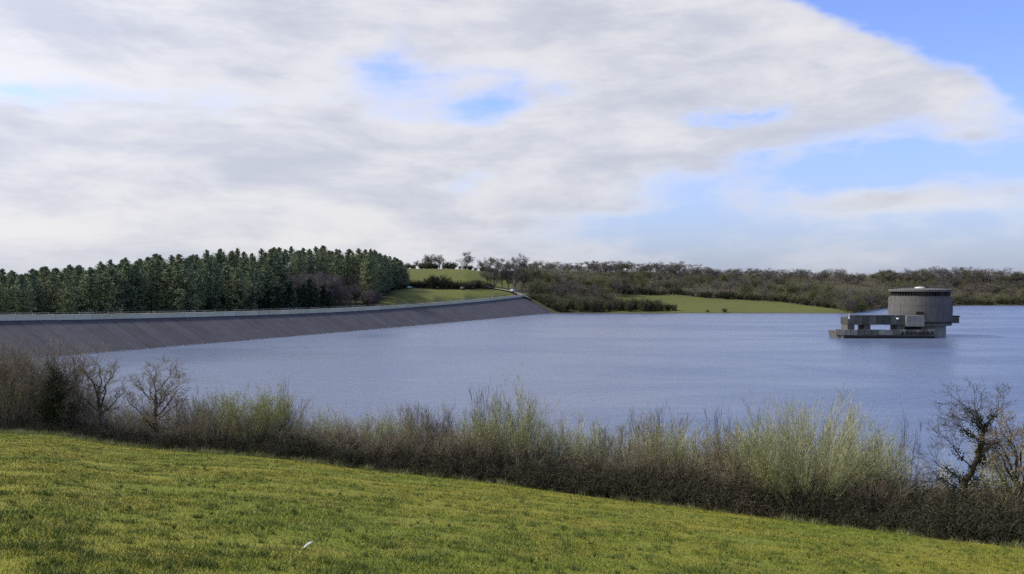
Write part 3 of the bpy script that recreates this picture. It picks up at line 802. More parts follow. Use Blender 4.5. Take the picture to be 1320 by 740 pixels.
# conifer wood behind the dam
TOPS = np.array([(-150, 352), (0, 346), (30, 345), (60, 341), (90, 340), (130, 334), (165, 330), (200, 327), (240, 323), (280, 319), (320, 319), (360, 318), (400, 316), (450, 317), (480, 319), (500, 323), (516, 332), (526, 348)], float)
def crest_d(px): return np.interp(px, [-200, 8, 162, 280, 373, 446, 504, 552], [150, 184, 211, 237, 264, 290, 317, 344])
def pine_label(px, r, rows):
    side = 'at the left edge of the wood' if px < 90 else 'left of the middle of the wood' if px < 230 else 'above the dark spruces' if px < 430 else 'at the right end of the wood'
    return ('front row pine beside the dam fence ' if r < 2 else 'pine crown showing on the skyline ' if r > rows - 3 else 'half hidden pine in mid wood ') + side
def wood():
    rows = 7
    for r in range(rows):
        f = r / (rows - 1)
        px = -120.0 + RND.uniform(0, 10)
        while px < 522:
            d = crest_d(px) + 26 + f * 62 + RND.uniform(-7, 7)
            p = px + RND.uniform(-4, 4)
            px += (1040 / d) * RND.uniform(2.2, 4.6) * (1.0 + .6 * (r not in (0, rows - 1)))
            if p > 466: d = max(d, 325 + (p - 478) * 2.3 + RND.uniform(2, 16))
            if r < 3 and 352 < p < 470: continue          # clearing with birches and spruces
            zt = z_of(np.interp(p, TOPS[:, 0], TOPS[:, 1]) + (2.0 if f == 1 else RND.uniform(-2, 3) + (1 - f) * 5), d)
            H = (zt - hz(p, d)) * (RND.uniform(.84, 1.07) if f == 1 else RND.uniform(.85, 1.03))
            if H < 4: continue
            if H > 23: H = 23
            far('pine_tree', RND.choice(PINES), p, d, H, 18.0, pine_label(p, r, rows), 'tree', 'pines of the wood behind the dam', RND.uniform(.85, 1.15) * 18 / max(H, 14) * 1.3)
    for px, top in ((300, 372), (309, 364), (320, 374), (345, 368), (357, 362), (372, 357), (384, 366), (391, 362), (399, 356), (407, 368), (416, 364), (424, 372), (333, 372), (286, 374), (270, 378), (364, 370)):
        d = crest_d(px) + 21 + RND.uniform(-2, 4); zt = z_of(top, d)
        far('spruce_tree', RND.choice(SPRUCES), px, d, zt - hz(px, d), 12.0, 'small blackish pointed spruce behind the dam in front of the purple grey birches', 'tree', 'dark spruces behind the dam', 1.15)
    for i in range(34):
        px = RND.uniform(366, 486); f = RND.random(); d = crest_d(px) + 30 + f * 26
        top = np.interp(px, [366, 385, 410, 440, 465, 486], [357, 348, 346, 348, 354, 372]) + (1 - f) * 14 + RND.uniform(0, 7)
        if px > 470: d = crest_d(px) + 24
        H = z_of(top, d) - hz(px, d)
        far('birch_tree', RND.choice(PURPLE), px, d, H, 11.0, 'purple grey leafless birch in the clearing at the front of the pine wood', 'tree', 'bare birches by the dam', 1.0)
wood()

for i in range(26):
    f = i / 25; px = 474 + 50 * f + RND.uniform(-2, 2); d = 322 + 112 * f + RND.uniform(-2, 3)
    far('edge_shrub', RND.choice(EVER + SCRUB[2:]), px - 3, d, RND.uniform(3, 5.5), 5.0, 'dark shrub along the meadow edge of the pine wood', 'shrub', 'shrubs on the edge of the pine wood', 1.1)
# named skyline trees beyond the upper field
SKY = [(536, 335, GREY, 'rounded grey bare tree on the skyline just right of the pine wood'), (549, 331, IVIED, 'ivy clad bare tree, left of the leaning pair on the skyline'), (556, 328, IVIED, 'tall ivy clad tree in the middle of the skyline clump'),
       (567, 329, IVIED, 'bare ivy clad tree on the right of the skyline clump'), (577, 336, EVER, 'dark ivy covered stump of a tree on the skyline above the upper field'), (586, 337, GREY, 'small round bare tree left of the tallest skyline tree'),
       (601, 326, GREY, 'tallest wide bare tree standing alone on the skyline over the green field'), (622, 335, GREY, 'slender grey bare tree to the right of the tall skyline tree'), (632, 333, BROWN, 'brown bare tree at the right end of the upper field'),
       (646, 334, GREY, 'grey bare tree above the dark parked car on the skyline'), (658, 335, BROWN, 'brownish bare tree above the white van on the skyline'), (670, 330, GREY, 'feathery bare tree rising highest above the end of the dam')]
for px, top, kind, lab in SKY:
    d = 574 + max(0, (px - 600) * .7); H = z_of(top, d) - hz(px, d)
    far('bare_tree', RND.choice(kind), px, d, H, 5.0 if kind is EVER else 10.0, lab, 'tree', None, 1.15)
for i in range(46):
    px = RND.uniform(522, 690); d = 570 + max(0, (px - 600) * .7) + RND.uniform(-2, 3)
    far('hedge_shrub', RND.choice(SCRUB), px, d, RND.uniform(2.6, 5), 5.0, 'low brown shrub in the skyline hedge over the upper field', 'shrub', 'skyline hedge shrubs', 1.3)
# hedge between meadow and upper field
for i in range(46):
    px = 503 + 130 * i / 45 + RND.uniform(-2, 2); d = 446 + max(0, px - 600) * .7 + RND.uniform(-1, 2)
    H = RND.uniform(3.0, 5.0) + (3.2 if 551 < px < 574 else 0) + (3.5 if px < 522 else 0)
    far('hedge_shrub', RND.choice(SCRUB + SCRUB + EVER), px, d, H, 5.0, 'dark olive shrub in the hedge between the meadow and the upper field', 'shrub', 'shrubs between the two fields', 1.25 if H < 6 else .8)
for px, top, lab in ((628, 345, 'leftmost bare tree with a dark bare trunk beside the parked dark car'), (637, 340, 'second bare tree from the left in the group behind the parked dark car'), (647, 338, 'thick trunked bare tree between the dark car and the white van'), (655, 342, 'bare tree directly above the white van'), (664, 344, 'bare tree right of the white van at the foot of the wood'), (673, 346, 'bare tree on the bank above the end of the dam')):
    d = 486; far('bare_tree', RND.choice(GREY + BROWN), px, d, z_of(top, d) - hz(px, d), 10.0, lab, 'tree', None, .9)

# woods and shore on the right
SKYTOP = np.array([(660, 340), (690, 337), (740, 336), (800, 338), (870, 339), (900, 343), (930, 346), (1000, 347), (1050, 346), (1100, 349), (1150, 350), (1200, 345), (1240, 346), (1270, 349), (1400, 349)], float)
def scatter(n, p0, p1, dfun, kinds, hfun, name, label, cat, group, base=10.0, wide=1.0):
    for i in range(n):
        px = p0 + (p1 - p0) * (i + RND.random()) / n
        d = dfun(px); H = hfun(px, d)
        if H < 1.2: continue
        far(name, RND.choice(kinds), px, d, H, base, label + ('' if 'skyline' not in label else ' ' + ('right of the dam end' if px < 800 else 'above the waterside field' if px < 1000 else 'left of the tower' if px < 1150 else 'right behind the tower' if px < 1235 else 'right of the tower')), cat, group, wide)
def capped(lo, hi):
    def f(px, d):
        H = RND.uniform(lo, hi); m = z_of(np.interp(px, SKYTOP[:, 0], SKYTOP[:, 1]) - 1, d) - hz(px, d)
        return min(H, m)
    return f
shore_d = lambda px: np.interp(px, [700, 724, 1100, 1130, 1180, 1250, 1500], [450, 442, 440, 502, 580, 598, 606])
scatter(44, 700, 872, lambda p: shore_d(p) + RND.uniform(1.5, 14), SCRUB + [EVER[0]], lambda p, d: RND.uniform(.7, 1.1) * np.interp(p, [700, 740, 800, 850, 872], [5, 8.5, 8, 6.5, 4]), 'waterside_bush', 'olive brown bush on the waterline right of the end of the dam', 'bush', 'bushes along the far waterline', 5.0, .9)
scatter(46, 676, 812, lambda p: RND.uniform(462, 600), BROWN + OLIVE + GREY, capped(7, 10.5), 'bare_tree', 'bare brownish tree on the wooded bank right of the end of the dam', 'tree', 'trees on the bank beyond the dam', 10.0, 1.3)
scatter(54, 796, 1100, lambda p: field_top(p) + RND.uniform(3, 9), SCRUB + EVER, lambda p, d: RND.uniform(3.2, 5.6), 'hedge_shrub', 'dark shrub in the hedge along the top of the waterside field', 'shrub', 'hedge above the waterside field', 5.0, 1.25)
scatter(66, 796, 1130, lambda p: field_top(p) + RND.uniform(8, 150), OLIVE + BROWN + GREY, capped(7, 10), 'bare_tree', 'bare tree in the wood behind the waterside field', 'tree', 'wood behind the waterside field', 10.0, 1.35)
scatter(86, 664, 1400, lambda p: RND.uniform(690, 790), GREY + BROWN + GREY, lambda p, d: (z_of(np.interp(p, SKYTOP[:, 0], SKYTOP[:, 1]) + RND.uniform(-1.5, 4), d) - hz(p, d)), 'bare_tree', 'grey bare tree on the wooded skyline', 'tree', 'skyline trees across the lake', 10.0, 1.75)
scatter(28, 1086, 1180, lambda p: shore_d(p) + RND.uniform(2, 80), BROWN + GREY + OLIVE, capped(6, 10), 'bare_tree', 'bare tree on the point of land behind the jetty', 'tree', 'trees behind the jetty', 10.0, 1.25)
scatter(54, 1150, 1400, lambda p: shore_d(p) + RND.uniform(8, 130), PURPLE + GREY + BROWN, capped(7, 10), 'bare_tree', 'purple grey bare tree across the water right of the tower', 'tree', 'wood right of the tower', 10.0, 1.4)
scatter(36, 1180, 1400, lambda p: shore_d(p) + RND.uniform(1, 8), SCRUB, lambda p, d: RND.uniform(4, 7.5), 'waterside_bush', 'olive bush on the far waterline right of the tower', 'bush', 'bushes on the far right waterline', 5.0, 1.1)
scatter(18, 682, 724, lambda p: np.interp(p, [682, 700, 724], [453, 449, 439]) + RND.uniform(0, 7), SCRUB, lambda p, d: RND.uniform(2.5, 5), 'waterside_bush', 'brown bush on the bank touching the end of the dam face', 'bush', 'bushes at the end of the dam', 5.0, 1.2)
for px, w, lab in ((934, 1.4, 'small dark bush alone on the water edge of the far green field'), (912, .9, 'tiny bush on the water edge left of the lone dark bush')):
    far('waterside_bush', SCRUB[2], px, shore_d(px) + 1.5, 2.6 * w / 1.4, 5.0, lab, 'bush', None, 1.5)

def thicket():
    rs = np.random.RandomState(66); P = []
    def zone(n, p0, p1, d0, d1):
        px = rs.uniform(p0, p1, n); a = d0(px); b = d1(px); d = a + (b - a) * rs.rand(n)
        for x, y in zip(px, d): P.append((x, y))
    zone(14000, 668, 800, lambda p: np.interp(p, [668, 700, 800], [480, 458, 448]), lambda p: 0 * p + 740)
    zone(26000, 796, 1110, lambda p: field_top(p) + 3, lambda p: 0 * p + 760)
    zone(7000, 1084, 1150, lambda p: shore_d(p) + 2, lambda p: shore_d(p) + 150)
    zone(26000, 1120, 1400, lambda p: shore_d(p) + 2, lambda p: 0 * p + 780)
    zone(16000, 664, 1400, lambda p: 0 * p + 690, lambda p: 0 * p + 815)
    P = np.array(P); n = len(P)
    base = np.array([P3(a, b, hz(a, b)) for a, b in P])
    k = 3; base = np.repeat(base, k, 0); m = len(base)
    lump = .6 + .4 * np.sin(base[:, 0] * .31 + 1.7 * np.sin(base[:, 1] * .12)) * np.sin(base[:, 1] * .23 + np.sin(base[:, 0] * .17))
    base = base + rs.normal(size=(m, 3)) * np.array([1.2, 1.2, 0]); base[:, 2] += rs.uniform(-.3, 5.6, m) * lump
    a = rs.uniform(0, 2 * pi, m); D = np.stack([np.cos(a) * .55, np.sin(a) * .55, rs.uniform(.3, 1.1, m)], 1); D /= np.linalg.norm(D, axis=1, keepdims=True)
    W = np.stack([-np.sin(a), np.cos(a), 0 * a], 1); W2 = rs.normal(size=(m, 3)); W = W + W2 * .6; W /= np.linalg.norm(W, axis=1, keepdims=True)
    L = rs.uniform(.6, 1.9, m)[:, None]; w = rs.uniform(.05, .13, m)[:, None]
    V = np.stack([base - W * w, base + W * w, base + D * L], 1).reshape(-1, 3)
    tag(link('woodland_thicket', mesh_np('woodland_thicket', V, None, np.arange(m * 3).reshape(-1, 3), M['thicket'])), 'brown and olive undergrowth filling the woods across the lake', 'undergrowth', kind='stuff')
thicket()

# ------------------------------------------------------------------ the hedge below the field
def hedge_d(px): return float(np.interp(px, HD[:, 0], HD[:, 1]))
def near_pt(px, d):
    x = (px - 660) / F * d
    return np.array([x, d, float(near_z(x, d))])

def shrub(seed, H, n1, tilt, n2, n3, twig, bud, nbud, stem=None, L2=(.22, .42), ang=(26, 9), base=.55, r1=.016, budsize=.022, rt=.0032, up=.18, low=.12, dome=0.0):
    """upright many-stemmed bush: stems, branches, fine twigs, buds"""
    rs = np.random.RandomState(seed)
    a = rs.uniform(0, 2 * pi, n1); rr = base * np.sqrt(rs.rand(n1)); tl = tilt * np.sqrt(rs.rand(n1))
    D = np.stack([np.cos(a) * tl, np.sin(a) * tl, np.ones(n1)], 1); D /= np.linalg.norm(D, axis=1, keepdims=True)
    L = H * rs.uniform(.62, 1.0, n1) * (1.0 - dome * (tl / tilt) ** 2)
    P0 = np.stack([np.cos(a) * rr, np.sin(a) * rr, np.full(n1, -.25)], 1)
    K = 6; s = np.linspace(0, 1, K)
    p1 = P0[:, None] + D[:, None] * L[:, None, None] * s[None, :, None] + np.cumsum(rs.normal(size=(n1, K, 3)) * .018 * H * np.array([1, 1, .3]), 1) * (s > 0)[None, :, None]
    R1 = r1 * rs.uniform(.6, 1.3, (n1, 1)) * np.linspace(1, .25, K)[None]
    g = Geo(); g.tubes(p1, R1, 4, rs)
    p2, R2 = grow(p1, R1, n2, low, 1.0, ang, (L2[0] * H, L2[1] * H), 4, up, rs, .55, .4, .035, rt * 1.3)
    c = Geo(); c.tubes(p2, R2, 3, rs)
    p3, R3 = grow(p2, R2, n3, .15, 1.0, (ang[0] + 4, 12), (.06 * H, .15 * H), 3, up, rs, .7, .6, .04, rt); c.tubes(p3, R3, 3, rs)
    out = [('stems', g.mesh('stems', stem or M['stem'])), ('twigs', c.mesh('twigs', twig))]
    if nbud:
        i = rs.randint(0, len(p3), nbud); k = rs.randint(1, 3, nbud)
        l = Geo(); l.cards(p3[i, k] + rs.normal(size=(nbud, 3)) * .02, budsize, rs, 0, 1.6); out.append(('buds', l.mesh('buds', bud)))
    return out

def bramble(seed, H=1.7, W=1.3, leaf='bramble_leaf', nleaf=3800, size=.038):
    rs = np.random.RandomState(seed)
    n = 90; a = rs.uniform(0, 2 * pi, n); r = W * .7 * np.sqrt(rs.rand(n))
    K = 7; s = np.linspace(0, 1, K)
    out_ = rs.uniform(.4, 1.3, n); b = rs.uniform(0, 2 * pi, n); hh = H * rs.uniform(.55, 1.05, n) * (1 - .35 * r / W)
    P = np.stack([np.cos(a) * r, np.sin(a) * r, np.full(n, -.2)], 1)[:, None] + np.stack([np.cos(b)[:, None] * out_[:, None] * s[None], np.sin(b)[:, None] * out_[:, None] * s[None], hh[:, None] * np.sin(s * 2.2)[None]], -1)
    P = P + rs.normal(size=P.shape) * .03
    g = Geo(); g.tubes(P, np.broadcast_to(np.linspace(.007, .003, K), (n, K)), 3, rs)
    p2, r2 = grow(P, np.full((n, K), .005), 8, .2, 1, (55, 20), (.15, .5), 3, -.15, rs, .7, .5, .05, .0028); g.tubes(p2, r2, 3, rs)
    m = nleaf
    q = P.reshape(-1, 3)[rs.randint(n * 2, n * K, m)] * 1.0 + rs.normal(size=(m, 3)) * .16; q = q[q[:, 2] > -.05]
    l = Geo(); l.cards(q, size, rs, .2, 1.4)
    return [('canes', g.mesh('canes', M['twig_dark'])), ('leaves', l.mesh('leaves', M[leaf]))]

BR = [bramble(s) for s in (101, 102, 103, 104)]
IVYB = [bramble(s, 1.5, 1.1, 'ivy', 7000, .042) for s in (105, 106)]
BROWNS = [shrub(s, 4.0, 30, .42, 10, 5, M['twig_brown'], M['bud_brown'], 2200, rt=.0042) for s in (111, 112, 113)]
OLIVES = [shrub(s, 4.5, 32, .42, 11, 5, M['twig_olive'], M['bud_olive'], 4500, None, (.18, .36), (20, 8), rt=.0042, r1=.019, budsize=.03, dome=.2) for s in (121, 122, 123)]
PALES = [shrub(s, 4.5, 18, .38, 9, 4, M['twig_pale'], M['bud_olive'], 1200, None, (.2, .38), (22, 8), rt=.0045, r1=.02, dome=.15) for s in (131, 132)]
YEL = shrub(141, 4.0, 34, .45, 12, 6, M['twig_olive'], M['bud_yellow'], 7500, None, (.2, .36), (24, 8), .7, .016, .034)
WILLOW = shrub(151, 5.4, 190, 1.0, 14, 6, M['twig_olive'], M['bud_olive'], 9000, None, (.18, .34), (15, 6), .9, .017, .028, .0040, .22, .12, .36)
HAZE = shrub(161, 5.6, 60, .6, 13, 7, M['twig_brown'], M['bud_brown'], 5000, None, (.2, .36), (26, 9), 1.0, .02, .026)
DARKS = shrub(165, 4.5, 20, .34, 10, 5, M['twig_dark'], M['bud_brown'], 1200, M['stem'], (.2, .36), (22, 8), rt=.0042, r1=.018)
POLES = shrub(171, 5.0, 14, .16, 9, 3, M['twig_dark'], M['bud_brown'], 0, M['bark_grey'], (.12, .25), (18, 6), .9, .022, .02, .004, .15, .3)

def near_tree(seed, H, trunk, limbs, tw, ivy_n=0, ivy_r=.3, ivy_range=(0, 1), n3=7, n4=6, rt=.0042, up=.08, L3=(.10, .2), lmax=.05):
    """bare tree with a given trunk path and limbs [(t, azimuth, elevation, length)]"""
    rs = np.random.RandomState(seed)
    tp = np.array([trunk], float)[:, :, :3]; tr = np.array([[p[3] for p in trunk]])
    ki = np.linspace(0, 1, 15); kk = np.linspace(0, 1, len(trunk))
    tp = np.stack([np.interp(ki, kk, tp[0, :, c]) for c in range(3)], -1)[None]; tr = np.interp(ki, kk, tr[0])[None]
    tp = tp + rs.normal(size=tp.shape) * .02 * H / 5
    g = Geo(); g.tubes(tp, tr, 8, rs)
    lp, lr = [], []
    for t, a, e, L in limbs:
        i = t * 14; j = min(int(i), 13); p = tp[0, j] * (1 - (i - j)) + tp[0, j + 1] * (i - j); D = np.array([cos(a) * cos(e), sin(a) * cos(e), sin(e)])
        q = p + D * L * np.linspace(0, 1, 7)[:, None] + np.cumsum(rs.normal(size=(7, 3)) * .07 * L / 2, 0) * (np.arange(7) > 0)[:, None]
        lp.append(q); lr.append(np.linspace(min(tr[0, j] * .55, lmax), .009, 7))
    lp = np.array(lp); lr = np.array(lr); g.tubes(lp, lr, 5, rs)
    p2, r2 = grow(lp, lr, 7, .2, 1, (45, 14), (.12 * H, .26 * H), 5, up, rs, .55, .35, .05, rt * 1.6)
    c = Geo(); c.tubes(p2, r2, 4, rs)
    p3, r3 = grow(p2, r2, n3, .15, 1, (42, 14), (L3[0] * H * .7, L3[1] * H * .7), 4, up, rs, .6, .5, .05, rt); c.tubes(p3, r3, 3, rs)
    p4, r4 = grow(p3, r3, n4, .2, 1, (40, 14), (.025 * H, .06 * H), 2, up, rs, .7, .6, 0, rt * .8); c.tubes(p4, r4, 3, rs)
    out = [('trunk', g.mesh('trunk', M['bark'], True)), ('crown', c.mesh('crown', tw))]
    if ivy_n:
        allp = np.concatenate([tp[0][int(14 * ivy_range[0]):int(14 * ivy_range[1]) + 1], lp[:, :4].reshape(-1, 3)[rs.rand(len(lp) * 4) < .8]])
        q = allp[rs.randint(0, len(allp), ivy_n)] + rs.normal(size=(ivy_n, 3)) * np.array([ivy_r, ivy_r, ivy_r * 1.3]); q = q[q[:, 2] > 0]
        l = Geo(); l.cards(q, .055, rs, .1, 1.2); out.append(('ivy', l.mesh('ivy', M['ivy'])))
    return out

HTOP = np.array([(-120, 450), (0, 446), (60, 448), (100, 470), (150, 500), (190, 505), (230, 512), (285, 490), (330, 503), (380, 515), (430, 518), (480, 528), (540, 508), (580, 530), (625, 503), (670, 515), (700, 540), (740, 534), (780, 548), (845, 528), (880, 545), (910, 560), (935, 560), (960, 556), (990, 560), (1100, 560), (1150, 575), (1200, 582), (1260, 590), (1310, 560), (1420, 580)], float)
def stretch(px):
    for lim, txt in ((110, 'around the ivy clad tree at the left'), (300, 'between the ivy clad tree and the yellow green bush'), (520, 'just right of the yellow green bush'), (760, 'along the middle of the field edge'), (960, 'left of the big willow dome'), (1180, 'round the foot of the big willow dome'), (2000, 'near the leaning ivy tree at the right')):
        if px < lim: return txt

def hedge():
    rr = random.Random(12)
    # brambles along the foot, two rows
    for row, (off, hh) in enumerate(((.9, .95), (2.2, 1.25))):
        px = -80.0
        while px < 1400:
            d = hedge_d(px) + off + rr.uniform(-.25, .35); p = near_pt(px, d)
            s = hh * rr.uniform(.75, 1.15) * np.interp(px, [0, 150, 400, 700, 1000, 1320], [.62, .75, .85, 1.08, 1.25, 1.25])
            plant('bramble_bush', rr.choice(BR), p - [0, 0, .08], (s * 1.05, s * 1.05, s), rr.uniform(0, 6.28), 'dark bramble at the hedge foot ' + stretch(px), 'bramble', 'brambles ' + stretch(px))
            px += F / d * rr.uniform(.85, 1.35)
    for px, sc_, lab in ((384, 1.0, 'black green ivy mound at the hedge foot right of the yellow green bush'), (446, .95, 'second black green ivy mound right of the yellow green bush'), (468, .4, 'tiny dark ivy tuft at the very edge of the field'), (712, 1.1, 'dark ivy mound at the hedge foot right of the middle'), (775, 1.0, 'dark ivy mound below the dark upright shoots'), (905, 1.15, 'dark ivy mound below the thin vertical saplings'),
                         (958, 1.0, 'dark ivy mound at the left foot of the big willow dome'), (1205, 1.15, 'dark ivy mound left of the leaning ivy tree'), (1262, 1.2, 'dark ivy mound right of the leaning ivy tree foot'), (1300, 1.1, 'dark ivy mound at the right edge of the picture')):
        d = hedge_d(px) + .75; plant('ivy_mound', rr.choice(IVYB), near_pt(px, d) - [0, 0, .08], (sc_, sc_, sc_), rr.uniform(0, 6), lab, 'ivy')
    # bushes in three ranks
    for row, (off, fac, gap) in enumerate(((1.9, .80, 1.15), (3.2, 1.0, 1.15), (5.0, 1.0, 1.7))):
        px = -90.0 + row * 12
        while px < 1410:
            d = hedge_d(px) + off + rr.uniform(-.4, .4); p = near_pt(px, d)
            top = np.interp(px, HTOP[:, 0], HTOP[:, 1]) + rr.uniform(-12, 24)
            H = (z_of(top, d) - p[2]) * fac * rr.uniform(.92, 1.03)
            step = F / d * gap * rr.uniform(.75, 1.25)
            if row == 0:
                kinds = [BROWNS[rr.randrange(3)]]; nm = 'brown shrub low in the hedge '; H *= .80
            elif px < 105: kinds = BROWNS + [HAZE]; nm = 'brown hazy shrub in the hedge '
            elif px < 260: kinds = BROWNS + PALES; nm = 'pale twiggy shrub in the hedge '
            elif px > 1120: kinds = PALES + PALES + [OLIVES[0]]; nm = 'pale grey shrub in the hedge '; step *= 1.5
            else: kinds = OLIVES + OLIVES + PALES + [BROWNS[0], DARKS]; nm = 'olive twigged shrub in the hedge '
            if (315 < px < 352 and row == 1) or (46 < px < 86 and row < 2): px += step * .6; continue
            bh = {id(k): 4.0 for k in BROWNS}; k = rr.choice(kinds); b = 4.0 if k in BROWNS else (5.6 if k is HAZE else 4.5)
            s = H / b; w = max(.75, min(s, 1.25)) * rr.uniform(.85, 1.1)
            if H > 1: plant('hedge_shrub', k, p, (w, w, s), rr.uniform(0, 6.28), nm + stretch(px), 'shrub', nm.strip() + ' ' + stretch(px))
            px += step
    def one(name, parts, px, off, top, base, label, cat, wide=1.0, rz=0.0):
        d = hedge_d(px) + off; p = near_pt(px, d); s = (z_of(top, d) - p[2]) / base
        plant(name, parts, p, (s * wide, s * wide, s), rz, label, cat)
    one('flowering_shrub', YEL, 326, 2.4, 501, 4.0, 'bright yellow green bush coming into leaf in the hedge', 'bush', 1.0)
    one('flowering_shrub', YEL, 348, 2.8, 508, 4.0, 'smaller yellow green bush touching the right side of the bright one', 'bush', .9, 2.0)
    one('willow_bush', WILLOW, 1046, 3.0, 512, 5.4, 'broad dome of fine upright willow stems, the largest bush of the hedge', 'willow', 1.02)
    one('willow_bush', OLIVES[1], 988, 3.2, 545, 4.5, 'narrow greenish willow leaning against the left side of the big dome', 'willow', 1.2)
    one('hazel_bush', HAZE, 40, 4.6, 440, 5.6, 'large hazy brown bush behind the ivy clad tree at the left edge', 'bush', 1.15)
    one('hazel_bush', HAZE, -12, 5.0, 444, 5.6, 'large hazy brown bush cut by the left edge of the picture', 'bush', 1.15, 1.3)
    one('sapling_clump', POLES, 928, 3.4, 524, 5.0, 'clump of thin dark vertical saplings left of the big willow dome', 'sapling', .7)
    one('sapling_clump', POLES, 1152, 3.6, 540, 5.0, 'clump of thin dark saplings just right of the big willow dome', 'sapling', .8, 2.2)
    one('sapling_clump', POLES, 840, 4.2, 522, 5.0, 'clump of dark upright shoots topping the hedge right of the middle', 'sapling', .8, 1.1)
    one('sapling_clump', POLES, 625, 4.2, 497, 5.0, 'clump of dark upright shoots topping the hedge near the middle', 'sapling', .9, .4)
    one('sapling_clump', POLES, 366, 4.4, 486, 5.0, 'thin bare pole like shoots above the yellow green bush', 'sapling', .25, 3.4)
    # leaning ivy tree, right
    T = [(-.1, 0, -.4, .13), (-.1, 0, .6, .12), (.0, .05, 1.5, .11), (.1, .0, 2.2, .11), (.4, -.05, 2.8, .10), (.65, .0, 3.5, .09), (.8, .05, 4.1, .075)]
    Lm = [(1.0, 2.7, .8, 1.5), (1.0, .4, .85, 1.4), (.98, 1.5, 1.1, 1.2), (1.0, 3.3, .5, .9), (.86, .1, .2, .9), (.74, .2, -.05, .7), (.62, 3.2, .7, 1.5), (.5, 3.0, .7, 1.5), (.9, 3.0, .6, 1.3), (.8, -1.2, .5, .8), (.42, .1, .7, 1.2), (.4, 3.3, .6, 1.5)]
    tr = near_tree(201, 5.2, T, Lm, M['twig_dark'], 3600, .085, (0, .92), 5, 5, lmax=.028)
    one('ivy_tree', tr, 1243, 1.9, 512, 5.35, 'leaning bare tree with ivy dark trunk at the right of the hedge', 'tree')
    T = [(0, 0, -.3, .2), (.05, 0, .8, .18), (-.1, .05, 1.6, .16), (.1, 0, 2.6, .13), (.15, 0, 3.5, .08), (.3, 0, 4.1, .04)]
    Lm = [(.35, .35, .75, 2.6), (.45, .1, .6, 2.4), (.3, 3.0, .75, 1.8), (.5, 2.6, .8, 1.8), (.6, .8, .9, 2.0), (.7, .2, .9, 1.6), (.55, -.7, .7, 2.0), (.8, 2.0, 1.1, 1.3), (.28, .0, .4, 2.6), (.22, .2, .25, 2.3), (.4, 1.9, .7, 1.6)]
    tr = near_tree(202, 5.0, T, Lm, M['twig_dark'], 15000, .22, (.1, .85), 6, 5)
    one('ivy_tree', tr, 66, 1.1, 462, 5.0, 'dark ivy clad bare tree at the left end of the hedge', 'tree')
    T = [(0, 0, -.3, .12), (.03, 0, .8, .11), (-.04, .0, 1.6, .10), (.05, 0, 2.3, .08), (.0, 0, 3.0, .05)]
    Lm = [(.35, .2, .85, 2.0), (.4, 2.9, .8, 2.0), (.5, .6, .9, 2.0), (.55, 2.4, .95, 2.1), (.7, 1.2, 1.1, 1.7), (.75, -.6, .8, 1.7), (.85, 3.4, .9, 1.6), (1, .4, 1.1, 1.4), (1, 2.2, 1.2, 1.4), (.3, -1.5, .8, 1.6)]
    tr = near_tree(203, 4.6, T, Lm, M['twig_brown'], 0, 0, (0, 1), 7, 6, .0045)
    one('bare_tree', tr, 200, 2.2, 468, 4.6, 'small spreading bare tree right of the ivy clad one', 'tree', 1.1)
    tr = near_tree(204, 4.0, T, Lm, M['twig_brown'], 0, 0, (0, 1), 7, 6, .0045)
    one('bare_tree', tr, 1312, 2.6, 545, 4.3, 'pale bare tree cut by the right edge of the picture', 'tree', 1.1, 1.2)
    one('bare_tree', tr, 128, 2.8, 470, 4.3, 'pale fine twigged bare tree between the ivy clad one and its smaller neighbour', 'tree', 1.1, 2.9)
hedge()

# ------------------------------------------------------------------ grass
def blades(name, base, h, wid, lean, mat_, label, rs):
    m = len(base); a = rs.uniform(0, 2 * pi, m); b = rs.uniform(0, 2 * pi, m)
    off = np.stack([np.cos(a), np.sin(a), 0 * a], 1) * (wid * rs.uniform(.6, 1.3, m))[:, None]
    tip = base + np.stack([np.cos(b) * h * lean * rs.uniform(.2, 1.4, m), np.sin(b) * h * lean * rs.uniform(.2, 1.4, m), h], 1)
    V = np.stack([base - off, base + off, tip], 1).reshape(-1, 3)
    o = link(name, mesh_np(name, V, None, np.arange(m * 3).reshape(-1, 3), mat_)); tag(o, label, 'grass', kind='stuff')

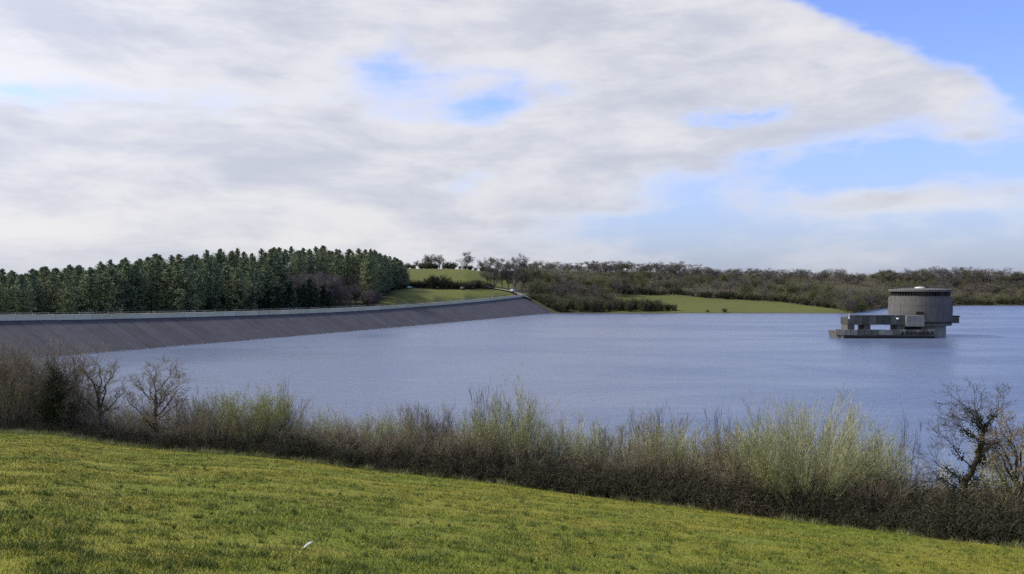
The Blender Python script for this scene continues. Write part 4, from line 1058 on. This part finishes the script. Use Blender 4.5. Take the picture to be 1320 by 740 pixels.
def grass():
    rs = np.random.RandomState(21)
    def area(n, dmin=6.5):
        u = rs.uniform(-120, 1440, n)
        dm = np.interp(u, HD[:, 0], HD[:, 1]) + .8
        f = rs.rand(n); d = dmin * (dm / dmin) ** (f ** .82)          # nearer ground gets more blades
        x = (u - 660) / F * d
        return x, d
    # short sward
    x, y = area(560000)
    h = .032 * rs.uniform(.5, 1.5, len(x)) * (1 + y / 60)
    blades('pasture_grass', np.stack([x, y, near_z(x, y) - .005], 1), h, .0035 * (1 + y / 18), .9, M['blade'], 'short olive green pasture grass covering the sloping field', rs)
    # darker clumps
    n = 2200; cx, cy = area(n); k = 60
    r = np.repeat(rs.uniform(.03, .16, n) * (rs.rand(n) < .9), k)
    bx = np.repeat(cx, k) + rs.normal(size=n * k) * r; by = np.repeat(cy, k) + rs.normal(size=n * k) * r * .7
    blades('clump_grass', np.stack([bx, by, near_z(bx, by) - .005], 1), np.repeat(rs.uniform(.05, .11, n), k) * rs.uniform(.6, 1.3, n * k), .005, .7, M['clump'], 'darker green grass clumps dotted over the sloping field', rs)
    # rank pale grass along the hedge foot
    n = 1400; u = rs.uniform(-100, 1400, n); w = np.interp(u, [0, 60, 130, 200, 330, 420, 700, 1400], [1, 1, 1, .6, .7, .4, .25, .25]); keep = rs.rand(n) < w; u = u[keep]; n = len(u)
    d = np.interp(u, HD[:, 0], HD[:, 1]) + rs.uniform(-.7, .5, n); k = 46
    bx = np.repeat((u - 660) / F * d, k) + rs.normal(size=n * k) * .12; by = np.repeat(d, k) + rs.normal(size=n * k) * .12
    blades('rank_grass', np.stack([bx, by, near_z(bx, by) - .01], 1), np.repeat(rs.uniform(.12, .38, n), k) * rs.uniform(.5, 1.2, n * k), .006, .55, M['dry_grass'], 'pale rank grass along the foot of the hedge', rs)
grass()

# white feather lying in the grass
def feather():
    d = 10.9; p = near_pt(397, d)
    root = empty('feather', p + [0, 0, .075], radians(58)); tag(root, 'single white feather lying in the grass near the bottom of the picture', 'feather')
    n = 14; s = np.linspace(0, 1, n); L = .20
    w = .015 * np.sin(np.clip(s * 1.08, 0, 1) * pi) ** .6 + .002
    V = []
    for i in range(n):
        z = .04 * sin(s[i] * pi) * .5; V += [(s[i] * L - L / 2, -w[i], z), (s[i] * L - L / 2, 0, z + .005), (s[i] * L - L / 2, w[i] * .8, z)]
    q = [(i * 3 + j, i * 3 + j + 3, i * 3 + j + 4, i * 3 + j + 1) for i in range(n - 1) for j in (0, 1)]
    v = link('vane', mesh_np('vane', np.array(V), q, None, M['feather'], True), root); v.rotation_euler = (radians(18), radians(-14), 0)
    g = Geo(); g.tubes(np.array([[(x * L * 1.15 - L * .65, 0, .02 * sin(max(x, 0) * pi) + .006) for x in np.linspace(0, 1, 6)]]), np.full((1, 6), .0018), 5)
    q_ = link('quill', g.mesh('quill', M['feather']), root); q_.rotation_euler = (radians(18), radians(-14), 0)
feather()
